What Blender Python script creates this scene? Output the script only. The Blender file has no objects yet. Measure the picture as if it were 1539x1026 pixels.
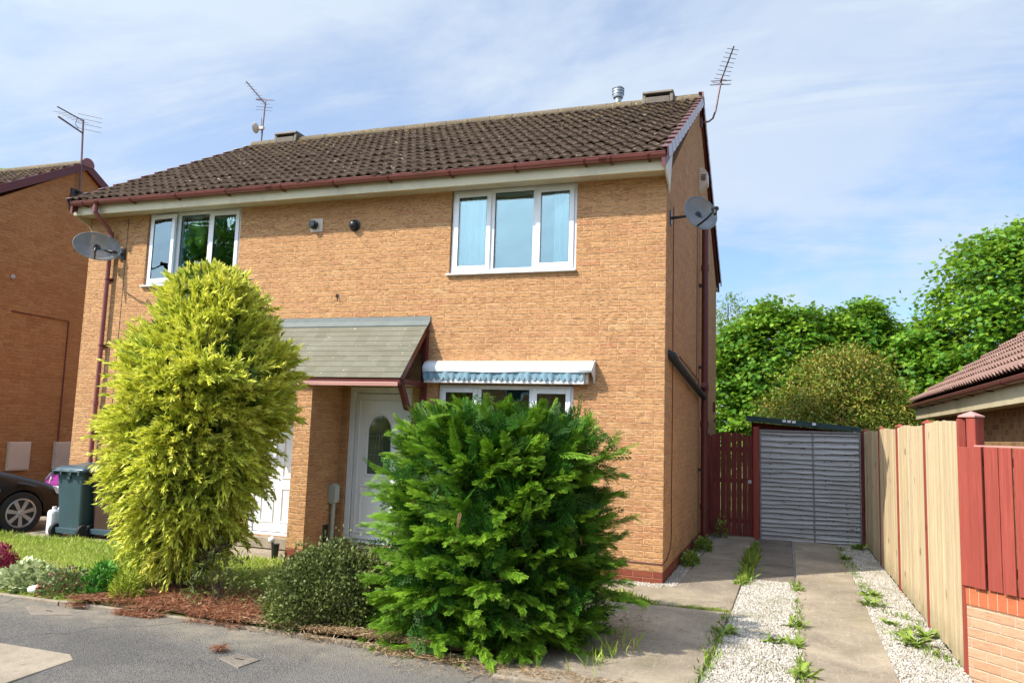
SUN_E, SKY_S, EXPO = 4.7, .15, 0.43
HAZE = (3.55, 4.12, 4.85, 1); SKY_TINT = (.78, .96, 1.18, 1)
import bpy, bmesh, math, random
import numpy as np
from mathutils import Vector, Matrix
random.seed(7); RNG = np.random.default_rng(11)
SC = bpy.context.scene; COL = SC.collection
PI = math.pi
# ------------------------------------------------------------------ objects
def tag(o, label=None, cat=None, group=None, kind=None):
    if label: o["label"] = label
    if cat: o["category"] = cat
    if group: o["group"] = group
    if kind: o["kind"] = kind
    return o
def empty(name, loc, label, cat, group=None, rz=0.0):
    o = bpy.data.objects.new(name, None); COL.objects.link(o)
    o.empty_display_size = .2; o.location = loc; o.rotation_euler = (0, 0, rz)
    return tag(o, label, cat, group)
def root_loc(p):
    v = Vector((0, 0, 0))
    while p is not None:
        v = v + p.location; p = p.parent
    return v
class MB:
    """collects shapes, links them as one mesh object"""
    def __init__(s): s.v = []; s.f = []
    def add(s, vs, fs):
        n = len(s.v); s.v += [tuple(v) for v in vs]; s.f += [tuple(i + n for i in f) for f in fs]; return s
    def box(s, x0, x1, y0, y1, z0, z1, M=None):
        vs = [Vector((x, y, z)) for z in (z0, z1) for y in (y0, y1) for x in (x0, x1)]
        if M is not None: vs = [M @ v for v in vs]
        return s.add(vs, [(0, 2, 3, 1), (4, 5, 7, 6), (0, 1, 5, 4), (2, 6, 7, 3), (0, 4, 6, 2), (1, 3, 7, 5)])
    def quad(s, a, b, c, d): return s.add([a, b, c, d], [(0, 1, 2, 3)])
    def prism(s, pts, axis, a0, a1):
        """pts 2D polygon extruded along axis ('x': pts=(y,z), 'y': (x,z), 'z': (x,y))"""
        def P(p, a): return {'x': (a, p[0], p[1]), 'y': (p[0], a, p[1]), 'z': (p[0], p[1], a)}[axis]
        n = len(pts)
        vs = [P(p, a0) for p in pts] + [P(p, a1) for p in pts]
        return s.add(vs, [tuple(range(n - 1, -1, -1)), tuple(range(n, 2 * n))] + [(i, (i + 1) % n, n + (i + 1) % n, n + i) for i in range(n)])
    def tube(s, path, r, n=10, closed_ends=True):
        path = [Vector(p) for p in path]; rr = r if isinstance(r, (list, tuple)) else [r] * len(path)
        rings = []; up = None
        for i, p in enumerate(path):
            t = (path[min(i + 1, len(path) - 1)] - path[max(i - 1, 0)]).normalized()
            if up is None:
                up = Vector((0, 0, 1)) if abs(t.z) < .9 else Vector((1, 0, 0))
            a = (up - t * up.dot(t)).normalized(); up = a; b = t.cross(a)
            rings.append([p + (a * math.cos(2 * PI * k / n) + b * math.sin(2 * PI * k / n)) * rr[i] for k in range(n)])
        vs = [v for r_ in rings for v in r_]; fs = []
        for i in range(len(path) - 1):
            for k in range(n):
                a0 = i * n + k; a1 = i * n + (k + 1) % n
                fs.append((a0, a1, a1 + n, a0 + n))
        if closed_ends: fs += [tuple(range(n - 1, -1, -1)), tuple(range(len(vs) - n, len(vs)))]
        return s.add(vs, fs)
    def lathe(s, prof, c, n=24, M=None):
        """prof: (r,z) list, revolved about z at c"""
        vs = []; fs = []
        for (r, z) in prof:
            for k in range(n):
                v = Vector((r * math.cos(2 * PI * k / n), r * math.sin(2 * PI * k / n), z))
                if M is not None: v = M @ v
                vs.append(v + Vector(c))
        for i in range(len(prof) - 1):
            for k in range(n): a0 = i * n + k; a1 = i * n + (k + 1) % n; fs.append((a0, a1, a1 + n, a0 + n))
        fs += [tuple(range(n - 1, -1, -1)), tuple(range(len(vs) - n, len(vs)))]
        return s.add(vs, fs)
    def build(s, name, mat, parent=None, bevel=0, smooth=False, local=False, label=None, seg=2, fix=True):
        me = bpy.data.meshes.new(name)
        off = Vector((0, 0, 0)) if (local or parent is None) else root_loc(parent)
        me.from_pydata([tuple(Vector(v) - off) for v in s.v], [], s.f)
        if fix:
            bm = bmesh.new(); bm.from_mesh(me); bmesh.ops.recalc_face_normals(bm, faces=bm.faces); bm.to_mesh(me); bm.free()
        me.materials.append(mat)
        o = bpy.data.objects.new(name, me); COL.objects.link(o)
        if parent is not None: o.parent = parent
        if bevel:
            m = o.modifiers.new('bevel', 'BEVEL'); m.width = bevel; m.segments = seg; m.limit_method = 'ANGLE'; m.angle_limit = math.radians(40)
        if smooth:
            me.polygons.foreach_set('use_smooth', [True] * len(me.polygons)); me.set_sharp_from_angle(angle=math.radians(40))
        if label: o["label"] = label
        return o
def each(mb, name, mat, parent=None, **k):
    """one object per separate piece of mb"""
    par = list(range(len(mb.v)))
    def fd(a):
        while par[a] != a: par[a] = par[par[a]]; a = par[a]
        return a
    for f in mb.f:
        r0 = fd(f[0])
        for i in f[1:]: par[fd(i)] = r0
    grp = {}
    for f in mb.f: grp.setdefault(fd(f[0]), []).append(f)
    out = []
    for fs in grp.values():
        ids = sorted({i for f in fs for i in f}); mp = {i: q for q, i in enumerate(ids)}; m2 = MB(); m2.v = [mb.v[i] for i in ids]; m2.f = [tuple(mp[i] for i in f) for f in fs]
        out.append(m2.build(name, mat, parent, **k))
    return out
def mesh_np(name, V, loops, sizes, mat, parent=None, tint=None, off=None, smooth=False):
    """fast mesh from arrays; tint: (nverts,3) stored as colour attribute"""
    me = bpy.data.meshes.new(name)
    V = np.asarray(V, dtype=np.float32)
    if off is not None: V = V - np.array(off, dtype=np.float32)
    me.vertices.add(len(V)); me.vertices.foreach_set('co', V.ravel())
    loops = np.asarray(loops, dtype=np.int32).ravel(); me.loops.add(len(loops)); me.loops.foreach_set('vertex_index', loops)
    sizes = np.asarray(sizes, dtype=np.int32); me.polygons.add(len(sizes))
    me.polygons.foreach_set('loop_start', np.concatenate([[0], np.cumsum(sizes)[:-1]]).astype(np.int32))
    me.polygons.foreach_set('loop_total', sizes)
    me.update(calc_edges=True); me.validate()
    if tint is not None:
        a = me.attributes.new('tint', 'FLOAT_COLOR', 'POINT')
        t = np.ones((len(V), 4), dtype=np.float32); t[:, :3] = tint; a.data.foreach_set('color', t.ravel())
    if smooth: me.polygons.foreach_set('use_smooth', [True] * len(me.polygons))
    me.materials.append(mat)
    o = bpy.data.objects.new(name, me); COL.objects.link(o)
    if parent is not None: o.parent = parent
    return o
def scatter(tv, tf, pos, Rm, scale, rnd, grad=None):
    """copies of one template (tv verts, tf faces) -> V, loops, sizes, tint. Rm (m,3,3) columns = axes; rnd (m,); grad per template vertex"""
    tv = np.asarray(tv, float); m = len(pos)
    sc = np.asarray(scale, float)
    if sc.ndim == 1: sc = sc[:, None] * np.ones((1, 3))
    L = tv[None] * sc[:, None, :]
    V = np.einsum('mij,mnj->mni', Rm, L) + pos[:, None]
    n = len(tv)
    fl = np.concatenate([np.array(f) for f in tf]); fs = np.array([len(f) for f in tf])
    loops = (np.arange(m)[:, None] * n + fl[None]).ravel(); sizes = np.tile(fs, m)
    g = np.zeros(n) if grad is None else np.asarray(grad, float)
    if np.ndim(rnd) == 1: rnd = np.stack([rnd, RNG.random(m)], 1)
    tint = np.zeros((m, n, 3)); tint[:, :, 0] = rnd[:, 0:1]; tint[:, :, 1] = g[None]; tint[:, :, 2] = rnd[:, 1:2]
    return [V.reshape(-1, 3), loops, sizes, tint.reshape(-1, 3)]
def merge(parts):
    V = []; L = []; S = []; T = []; n = 0
    for p in parts:
        V.append(p[0]); L.append(p[1] + n); S.append(p[2]); T.append(p[3]); n += len(p[0])
    return np.concatenate(V), np.concatenate(L), np.concatenate(S), np.concatenate(T)
def nrm(a): return a / (np.linalg.norm(a, axis=-1, keepdims=True) + 1e-9)
def frames(d, up=None, roll=None):
    """local y = d (leaf axis), local z ~ up, x = side"""
    d = nrm(np.asarray(d, float)); m = len(d)
    u = np.tile([0, 0, 1.], (m, 1)) if up is None else np.asarray(up, float)
    x = np.cross(d, u); bad = np.linalg.norm(x, axis=1) < 1e-3; x[bad] = [1, 0, 0]; x = nrm(x); z = np.cross(x, d)
    if roll is not None:
        c = np.cos(roll)[:, None]; s_ = np.sin(roll)[:, None]; x, z = x * c + z * s_, -x * s_ + z * c
    return np.stack([x, d, z], axis=2)
def rdir(m): return nrm(RNG.normal(size=(m, 3)))
# ------------------------------------------------------------------ materials
class NT:
    def __init__(s, name):
        s.m = bpy.data.materials.new(name); s.m.use_nodes = True; s.t = s.m.node_tree; s.t.nodes.clear()
        s.out = s.n('ShaderNodeOutputMaterial')
    def n(s, ty, **k):
        nd = s.t.nodes.new(ty)
        for a, v in k.items(): setattr(nd, a, v)
        return nd
    def l(s, a, b): s.t.links.new(a, b)
    def set(s, sock, v):
        if hasattr(v, 'is_output') or isinstance(v, bpy.types.NodeSocket): s.l(v, sock)
        else: sock.default_value = v
    def math(s, op, a, b=0.0, c=0.0, clamp=False):
        nd = s.n('ShaderNodeMath', operation=op, use_clamp=clamp)
        s.set(nd.inputs[0], a); s.set(nd.inputs[1], b); s.set(nd.inputs[2], c); return nd.outputs[0]
    def mix(s, f, a, b, bt='MIX'):
        nd = s.n('ShaderNodeMix', data_type='RGBA', blend_type=bt)
        s.set(nd.inputs[0], f); s.set(nd.inputs[6], c4(a)); s.set(nd.inputs[7], c4(b)); return nd.outputs[2]
    def noise(s, vec, scale, detail=4, rough=.55, dim='3D', dist=0.0):
        nd = s.n('ShaderNodeTexNoise', noise_dimensions=dim); s.set(nd.inputs['Vector'], vec)
        nd.inputs['Scale'].default_value = scale; nd.inputs['Detail'].default_value = detail; nd.inputs['Roughness'].default_value = rough
        nd.inputs['Distortion'].default_value = dist
        return nd.outputs['Fac']
    def ramp(s, f, lo, hi, a=0.0, b=1.0):
        nd = s.n('ShaderNodeMapRange', clamp=True); s.set(nd.inputs[0], f)
        for i, v in enumerate((lo, hi, a, b)): s.set(nd.inputs[i + 1], v)
        return nd.outputs[0]
    def pos(s): return s.n('ShaderNodeNewGeometry').outputs['Position']
    def obj(s): return s.n('ShaderNodeTexCoord').outputs['Object']
    def scaled(s, vec, sx, sy, sz):
        nd = s.n('ShaderNodeVectorMath', operation='MULTIPLY'); s.set(nd.inputs[0], vec); nd.inputs[1].default_value = (sx, sy, sz); return nd.outputs[0]
    def sep(s, vec):
        nd = s.n('ShaderNodeSeparateXYZ'); s.set(nd.inputs[0], vec); return nd.outputs
    def comb(s, x, y, z=0.0):
        nd = s.n('ShaderNodeCombineXYZ'); s.set(nd.inputs[0], x); s.set(nd.inputs[1], y); s.set(nd.inputs[2], z); return nd.outputs[0]
    def bump(s, h, dist=.01, strength=1.0, normal=None):
        nd = s.n('ShaderNodeBump'); nd.inputs['Strength'].default_value = strength; nd.inputs['Distance'].default_value = dist
        s.set(nd.inputs['Height'], h)
        if normal is not None: s.l(normal, nd.inputs['Normal'])
        return nd.outputs[0]
    def pbr(s, col, rough=.6, normal=None, spec=.5, metal=0.0, coat=0.0, **k):
        p = s.n('ShaderNodeBsdfPrincipled'); s.set(p.inputs['Base Color'], c4(col)); s.set(p.inputs['Roughness'], rough)
        p.inputs['Specular IOR Level'].default_value = spec; p.inputs['Metallic'].default_value = metal; p.inputs['Coat Weight'].default_value = coat
        if normal is not None: s.l(normal, p.inputs['Normal'])
        s.l(p.outputs[0], s.out.inputs[0]); return p
def c4(c):
    if isinstance(c, (tuple, list)) and len(c) == 3: return (c[0], c[1], c[2], 1)
    return c
def dark(c, k): return tuple(x * k for x in c)
def simple(name, col, rough=.5, var=.12, scale=6, metal=0.0, spec=.5, bump=0.0, bscale=60, coat=0.0, stretch=(1, 1, 1), dirt=None):
    """painted / plastic / metal: colour with broad and fine variation"""
    t = NT(name); v = t.scaled(t.obj(), *stretch)
    n1 = t.noise(v, scale, 5); n2 = t.noise(v, scale * 9, 3)
    c = t.mix(t.ramp(n1, .3, .7), dark(col, 1 - var), dark(col, 1 + var))
    c = t.mix(t.math('MULTIPLY', n2, .35), c, dark(col, 1 - 1.5 * var))
    if dirt: c = t.mix(t.ramp(t.noise(v, scale * .6, 6, .7), .52, .75, 0, dirt[1]), c, dirt[0])
    nm = t.bump(t.noise(v, bscale, 4), bump) if bump else None
    t.pbr(c, t.ramp(n1, .2, .8, rough * .85, min(1, rough * 1.15)), nm, spec, metal, coat)
    return t.m
def brick_mat(name, cols, mortar, bw=.2325, bh=.075, ux=1.0, uy=1.0, v0=0.0, rustic=1.0, edge=.0034, stain=.38, drip=None, vert=False):
    t = NT(name); P = t.pos(); x, y, z = t.sep(P)[0:3]
    U = t.math('ADD', t.math('MULTIPLY', x, ux), t.math('MULTIPLY', y, uy)); Vv = t.math('ADD', z, v0 + 50 * bh)
    U = t.math('ADD', U, 400 * bw)
    rowf = t.math('DIVIDE', Vv, bh); row = t.math('FLOOR', rowf)
    half = t.math('MULTIPLY', t.math('MODULO', row, 2.0), .5 if not vert else 0.0)
    colf = t.math('ADD', t.math('DIVIDE', U, bw), half); col = t.math('FLOOR', colf)
    fu = t.math('FRACT', colf); fv = t.math('FRACT', rowf)
    du = t.math('MULTIPLY', t.math('MINIMUM', fu, t.math('SUBTRACT', 1.0, fu)), bw)
    dv = t.math('MULTIPLY', t.math('MINIMUM', fv, t.math('SUBTRACT', 1.0, fv)), bh)
    d = t.math('MINIMUM', du, dv)
    wob = t.noise(P, 45, 3); d = t.math('ADD', d, t.math('MULTIPLY', t.math('SUBTRACT', wob, .5), .004))
    wn = t.n('ShaderNodeTexWhiteNoise', noise_dimensions='2D'); t.l(t.comb(col, row), wn.inputs['Vector'])
    h1 = wn.outputs['Value']; hs = t.sep(wn.outputs['Color'])
    ramp = t.n('ShaderNodeValToRGB'); t.l(h1, ramp.inputs[0]); r = ramp.color_ramp
    for i, (p, c) in enumerate(cols):
        e = r.elements[i] if i < 2 else r.elements.new(p)
        e.position = p; e.color = c4(c)
    # drag-faced texture: long horizontal tears, different on each brick
    off = t.comb(t.math('MULTIPLY', hs[0], 9.0), t.math('MULTIPLY', hs[1], 9.0), 0.0)
    sv = t.n('ShaderNodeVectorMath', operation='ADD'); t.l(t.comb(t.math('MULTIPLY', U, 14.0), t.math('MULTIPLY', z, 85.0)), sv.inputs[0]); t.l(off, sv.inputs[1])
    tear = t.noise(sv.outputs[0], 1.0, 6, .65, dist=.6)
    fine = t.noise(P, 260, 3, .7)
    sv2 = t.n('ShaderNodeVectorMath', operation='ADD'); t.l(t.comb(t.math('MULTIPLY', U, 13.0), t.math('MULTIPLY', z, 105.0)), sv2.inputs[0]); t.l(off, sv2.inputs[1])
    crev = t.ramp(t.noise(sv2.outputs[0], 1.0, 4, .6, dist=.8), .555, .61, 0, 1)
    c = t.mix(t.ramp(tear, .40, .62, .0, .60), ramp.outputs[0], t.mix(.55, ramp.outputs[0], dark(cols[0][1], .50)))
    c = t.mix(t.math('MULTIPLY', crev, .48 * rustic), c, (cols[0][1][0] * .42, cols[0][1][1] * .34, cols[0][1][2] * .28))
    c = t.mix(t.math('MULTIPLY', fine, .30), c, dark(cols[-1][1], .55))
    c = t.mix(t.ramp(hs[2], 0, 1, 0, .10), c, dark(cols[0][1], .62))
    big = t.noise(P, .9, 5, .6)
    c = t.mix(t.ramp(big, .35, .75, 0, stain), c, dark(cols[0][1], .72))
    if drip:   # run marks at the wall foot and algae tint
        c = t.mix(t.math('MULTIPLY', t.ramp(z, drip[0], drip[1], 1.0, 0.0), t.ramp(t.noise(t.scaled(P, 6, 6, .8), 1, 4), .4, .7, 0, .6)), c, drip[2])
    m = t.ramp(d, edge - .0012, edge + .0012, 1.0, 0.0)
    mc = t.mix(t.noise(P, 30, 3), dark(mortar, .8), dark(mortar, 1.15))
    # shade of the recessed bed joint, painted as a dark line under some bricks
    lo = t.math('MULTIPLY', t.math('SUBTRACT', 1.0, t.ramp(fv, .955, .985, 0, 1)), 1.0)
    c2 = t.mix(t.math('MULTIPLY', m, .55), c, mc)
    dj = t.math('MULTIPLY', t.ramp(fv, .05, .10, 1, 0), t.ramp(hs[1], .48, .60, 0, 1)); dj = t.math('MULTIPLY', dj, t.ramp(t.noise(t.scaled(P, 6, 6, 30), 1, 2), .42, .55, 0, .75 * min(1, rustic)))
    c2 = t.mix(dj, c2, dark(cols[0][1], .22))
    hgt = t.math('ADD', t.ramp(d, edge - .003, edge + .005, 0.0, .42), t.math('ADD', t.math('MULTIPLY', tear, .62 * rustic), t.math('MULTIPLY', crev, -.45 * rustic)))
    hgt = t.math('ADD', hgt, t.math('MULTIPLY', fine, .10)); hgt = t.math('ADD', hgt, t.math('MULTIPLY', hs[0], .22))
    t.pbr(c2, .88, t.bump(hgt, .010), .25)
    return t.m
def leaf_mat(name, cols, grad=None, trans=.35, rough=.55, spec=.35, second=None):
    """cols: ramp over the per-leaf random value; grad: colour at the tips; second: (colour, amount)"""
    t = NT(name); at = t.n('ShaderNodeAttribute', attribute_name='tint'); s3 = t.sep(at.outputs['Color'])
    ramp = t.n('ShaderNodeValToRGB'); t.l(s3[0], ramp.inputs[0]); r = ramp.color_ramp
    for i, (p, c) in enumerate(cols):
        e = r.elements[i] if i < 2 else r.elements.new(p)
        e.position = p; e.color = c4(c)
    c = ramp.outputs[0]
    if grad: c = t.mix(t.math('MULTIPLY', s3[1], grad[1]), c, grad[0])
    if second: c = t.mix(t.ramp(s3[2], 1 - second[1], 1.0), c, second[0])
    p = t.pbr(c, rough, None, spec)
    tr = t.n('ShaderNodeBsdfTranslucent'); t.l(t.mix(.5, c, (.45, .6, .05)), tr.inputs[0]) if trans > .3 else t.l(c, tr.inputs[0])
    mx = t.n('ShaderNodeMixShader'); mx.inputs[0].default_value = trans
    t.l(p.outputs[0], mx.inputs[1]); t.l(tr.outputs[0], mx.inputs[2]); t.l(mx.outputs[0], t.out.inputs[0])
    return t.m
M = {}
BUFF = [(0.0, (.58, .292, .130)), (.35, (.66, .350, .156)), (.8, (.69, .378, .170)), (.93, (.62, .285, .140)), (1.0, (.72, .44, .21))]
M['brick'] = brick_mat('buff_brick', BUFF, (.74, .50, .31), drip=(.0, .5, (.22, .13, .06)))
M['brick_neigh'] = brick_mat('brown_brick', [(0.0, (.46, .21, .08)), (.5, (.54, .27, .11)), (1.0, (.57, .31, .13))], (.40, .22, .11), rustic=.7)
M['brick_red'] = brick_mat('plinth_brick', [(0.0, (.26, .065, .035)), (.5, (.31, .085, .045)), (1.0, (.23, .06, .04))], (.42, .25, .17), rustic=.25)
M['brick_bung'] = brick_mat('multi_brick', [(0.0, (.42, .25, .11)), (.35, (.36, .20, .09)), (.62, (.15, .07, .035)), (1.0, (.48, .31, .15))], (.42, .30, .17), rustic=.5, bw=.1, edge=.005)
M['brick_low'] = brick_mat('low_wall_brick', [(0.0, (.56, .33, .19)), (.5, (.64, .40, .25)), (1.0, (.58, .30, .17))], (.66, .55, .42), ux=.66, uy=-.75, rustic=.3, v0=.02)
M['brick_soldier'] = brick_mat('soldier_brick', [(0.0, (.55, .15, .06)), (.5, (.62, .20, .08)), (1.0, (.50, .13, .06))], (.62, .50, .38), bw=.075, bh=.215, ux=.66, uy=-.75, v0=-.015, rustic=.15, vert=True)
M['maroon'] = simple('maroon_upvc', (.24, .075, .062), .32, .12, 3, dirt=((.12, .07, .05), .5))
M['maroon_dark'] = simple('maroon_paint', (.12, .022, .018), .45, .15, 4)
M['verge'] = simple('verge_cap_plastic', (.20, .09, .085), .22, .25, 5)
M['cream'] = simple('cream_fascia', (.62, .54, .35), .4, .10, 2.5, dirt=((.22, .19, .10), .5))
M['soffit'] = simple('cream_soffit', (.52, .45, .30), .5, .1, 3, dirt=((.2, .15, .08), .4))
M['upvc'] = simple('white_upvc', (.80, .81, .83), .28, .03, 3, dirt=((.55, .53, .46), .25))
M['door'] = simple('white_door', (.78, .79, .80), .3, .03, 2)
M['rubber'] = simple('black_seal', (.015, .015, .017), .5)
M['black'] = simple('black_plastic', (.018, .02, .021), .38, .2, 8)
M['lagging'] = simple('black_pipe_lagging', (.012, .014, .016), .6, .2, 8, bump=.01, bscale=30)
M['lead'] = simple('lead_flashing', (.135, .155, .145), .55, .15, 5, bump=.004, bscale=20)
M['steel'] = simple('galvanised_steel', (.42, .43, .44), .38, .2, 12, metal=.8)
M['rusty'] = simple('weathered_aerial', (.20, .13, .13), .5, .35, 25, metal=.5)
M['cream_box'] = simple('cream_box_plastic', (.62, .52, .42), .5, .06, 3, dirt=((.35, .27, .18), .4))
M['grey_box'] = simple('grey_green_plastic', (.42, .46, .40), .5, .1, 4)
M['curtain'] = simple('net_curtain', (.72, .80, .78), .8, .06, 3)
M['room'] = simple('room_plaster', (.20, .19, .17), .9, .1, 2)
M['blind'] = simple('brown_blind', (.13, .075, .05), .7, .15, 4)
def glass_mat(name, tintc=(.80, .93, .94), refl=.22):
    t = NT(name)
    tr = t.n('ShaderNodeBsdfTransparent'); tr.inputs[0].default_value = c4(tintc)
    gl = t.n('ShaderNodeBsdfGlossy'); gl.inputs['Roughness'].default_value = .012; gl.inputs[0].default_value = (.70, .90, .95, 1)
    wav = t.bump(t.noise(t.pos(), 2.2, 1), .02, .35); t.l(wav, gl.inputs['Normal'])
    lw = t.n('ShaderNodeLayerWeight'); lw.inputs['Blend'].default_value = .32
    f = t.ramp(lw.outputs['Fresnel'], 0, 1, refl, 1.0)
    mx = t.n('ShaderNodeMixShader'); t.l(f, mx.inputs[0]); t.l(tr.outputs[0], mx.inputs[1]); t.l(gl.outputs[0], mx.inputs[2]); t.l(mx.outputs[0], t.out.inputs[0])
    return t.m
M['glass'] = glass_mat('window_glass', refl=.17)
M['glass_dark'] = simple('leaded_dark_glass', (.02, .045, .045), .06, .2, 6, spec=.8)
def tile_mat(name, base, light, lich, xw=.30, gy=.1655, moss=(.20, .17, .07), zr=(6.2, 7.7)):
    t = NT(name); P = t.pos(); x, y, z = t.sep(P)[0:3]
    wn = t.n('ShaderNodeTexWhiteNoise', noise_dimensions='2D')
    t.l(t.comb(t.math('FLOOR', t.math('DIVIDE', x, xw)), t.math('FLOOR', t.math('DIVIDE', z, gy))), wn.inputs['Vector'])
    n1 = t.noise(P, 1.3, 6, .65); n2 = t.noise(P, 38, 5, .7); n3 = t.noise(P, 9, 5, .7)
    c = t.mix(wn.outputs['Value'], dark(base, .78), dark(base, 1.25))
    c = t.mix(t.ramp(n2, .42, .72, 0, .75), c, light)
    c = t.mix(t.ramp(n1, .45, .7, 0, .55), c, moss)
    hz = t.math('MULTIPLY', t.ramp(z, zr[0], zr[1], .05, 1.0), t.ramp(n3, .56, .66, 0, .8))
    c = t.mix(hz, c, lich)
    spk = t.ramp(t.noise(P, 17, 2, .4), .70, .73, 0, .75); c = t.mix(spk, c, (.55, .5, .36))
    t.pbr(c, .9, t.bump(t.math('ADD', n2, t.math('MULTIPLY', n3, .6)), .006), .1)
    return t.m
M['tile'] = tile_mat('concrete_roof_tile', (.078, .050, .034), (.165, .118, .082), (.42, .30, .08), moss=(.115, .082, .055))
M['ridge'] = tile_mat('ridge_tile', (.14, .11, .075), (.24, .195, .135), (.45, .34, .08), zr=(5, 9.5), moss=(.14, .11, .06))
M['bung_tile'] = tile_mat('brown_pantile', (.24, .145, .115), (.30, .19, .155), (.3, .2, .15), moss=(.22, .13, .11), zr=(9, 10))
M['shingle'] = None
def shingle():
    t = NT('felt_shingle'); P = t.pos(); x, y, z = t.sep(P)[0:3]
    wn = t.n('ShaderNodeTexWhiteNoise', noise_dimensions='2D')
    t.l(t.comb(t.math('FLOOR', t.math('DIVIDE', x, .17)), t.math('FLOOR', t.math('DIVIDE', z, .083))), wn.inputs['Vector'])
    c = t.mix(wn.outputs['Value'], (.165, .158, .112), (.21, .20, .148))
    c = t.mix(t.ramp(t.noise(P, 2.2, 5), .4, .7, 0, .6), c, (.17, .155, .105))
    c = t.mix(t.ramp(t.noise(P, 24, 3, .6), .66, .70, 0, .7), c, (.55, .50, .36))
    c = t.mix(t.ramp(t.noise(t.scaled(P, 1.1, 1.1, 3), 2.1, 3), .62, .75, 0, .5), c, (.09, .08, .07))
    t.pbr(c, .9, t.bump(t.noise(P, 160, 3), .006), .2); return t.m
M['shingle'] = shingle()
# ================================================================== THE HOUSE
W, D, EZ = 9.23, 7.62, 4.95
RY, RZ = 3.9, 7.60
H = empty('semi_detached_house', (0, 0, 0), 'two-storey pair of semi-detached buff brick houses with one long brown tiled roof', 'house')
def rect_wall(mb, u0, u1, z0, z1, holes, y, depth, P):
    """wall face in the plane given by P(u, d, z) with rectangular holes and their reveals"""
    us = sorted({u0, u1} | {h[0] for h in holes} | {h[1] for h in holes}); zs = sorted({z0, z1} | {h[2] for h in holes} | {h[3] for h in holes})
    for i in range(len(us) - 1):
        for j in range(len(zs) - 1):
            cu, cz = (us[i] + us[i + 1]) / 2, (zs[j] + zs[j + 1]) / 2
            if any(h[0] < cu < h[1] and h[2] < cz < h[3] for h in holes): continue
            for d_ in (0, depth):
                mb.quad(P(us[i], d_, zs[j]), P(us[i + 1], d_, zs[j]), P(us[i + 1], d_, zs[j + 1]), P(us[i], d_, zs[j + 1]))
    for h in holes:
        a, b, c, d_ = h
        mb.quad(P(a, 0, c), P(a, depth, c), P(a, depth, d_), P(a, 0, d_)); mb.quad(P(b, 0, c), P(b, depth, c), P(b, depth, d_), P(b, 0, d_))
        mb.quad(P(a, 0, c), P(b, 0, c), P(b, depth, c), P(a, depth, c)); mb.quad(P(a, 0, d_), P(b, 0, d_), P(b, depth, d_), P(a, depth, d_))
mir = lambda x: -9.2 - x
UPW = [(-2.885, -1.13), (mir(-1.13), mir(-2.885))]
LOW = [(-2.97, -1.12), (mir(-1.12), mir(-2.97))]
DOORS = [(-4.30, -3.34), (mir(-3.34), mir(-4.30))]
ZP = .15
holes = [(a, b, 3.785, EZ) for a, b in UPW] + [(a, b, 1.02, 2.32) for a, b in LOW] + [(a, b, .18, 2.27) for a, b in DOORS]
w = MB(); rect_wall(w, -W, 0, ZP, EZ, holes, 0, .28, lambda u, d, z: (u, d, z))
# gables, back wall, soft inner closure
def gable(mb, x, dx):
    pts = [(0.28, ZP), (D, ZP), (D, EZ + .06), (RY, RZ - .22), (.28, EZ - .06)]
    pts2 = [(0, EZ), (.28, EZ), (.28, EZ - .06)]
    mb.prism([(.28, ZP), (D, ZP), (D, EZ), (RY, RZ - .16), (0.28, EZ + .10)], 'x', x, x + dx)
gable(w, -.28, .28); gable(w, -W, .28)
for x0 in (-.28, -W): w.prism([(0, EZ), (.28, EZ), (.28, EZ + .10)], 'x', x0, x0 + .28)
for x0, x1 in ((-.0, 0), (-W, -W)):
    w.quad((x0, 0, ZP), (x0, .28, ZP), (x0, .28, EZ), (x0, 0, EZ))
w.box(-W + .28, -.28, D - .28, D, ZP, EZ)
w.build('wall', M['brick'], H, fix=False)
p = MB(); p.box(-W + .003, -.003, .003, D - .003, -.3, ZP); p.build('plinth', M['brick_red'], H)
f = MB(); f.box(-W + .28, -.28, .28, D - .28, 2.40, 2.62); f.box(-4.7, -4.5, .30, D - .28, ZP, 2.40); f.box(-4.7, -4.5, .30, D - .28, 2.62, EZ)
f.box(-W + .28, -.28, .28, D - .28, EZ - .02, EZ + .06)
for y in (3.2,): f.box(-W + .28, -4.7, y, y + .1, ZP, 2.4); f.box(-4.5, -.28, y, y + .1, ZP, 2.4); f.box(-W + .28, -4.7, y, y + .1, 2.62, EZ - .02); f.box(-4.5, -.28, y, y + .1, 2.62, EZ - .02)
each(f, 'inner_wall', M['room'], H)
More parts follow.
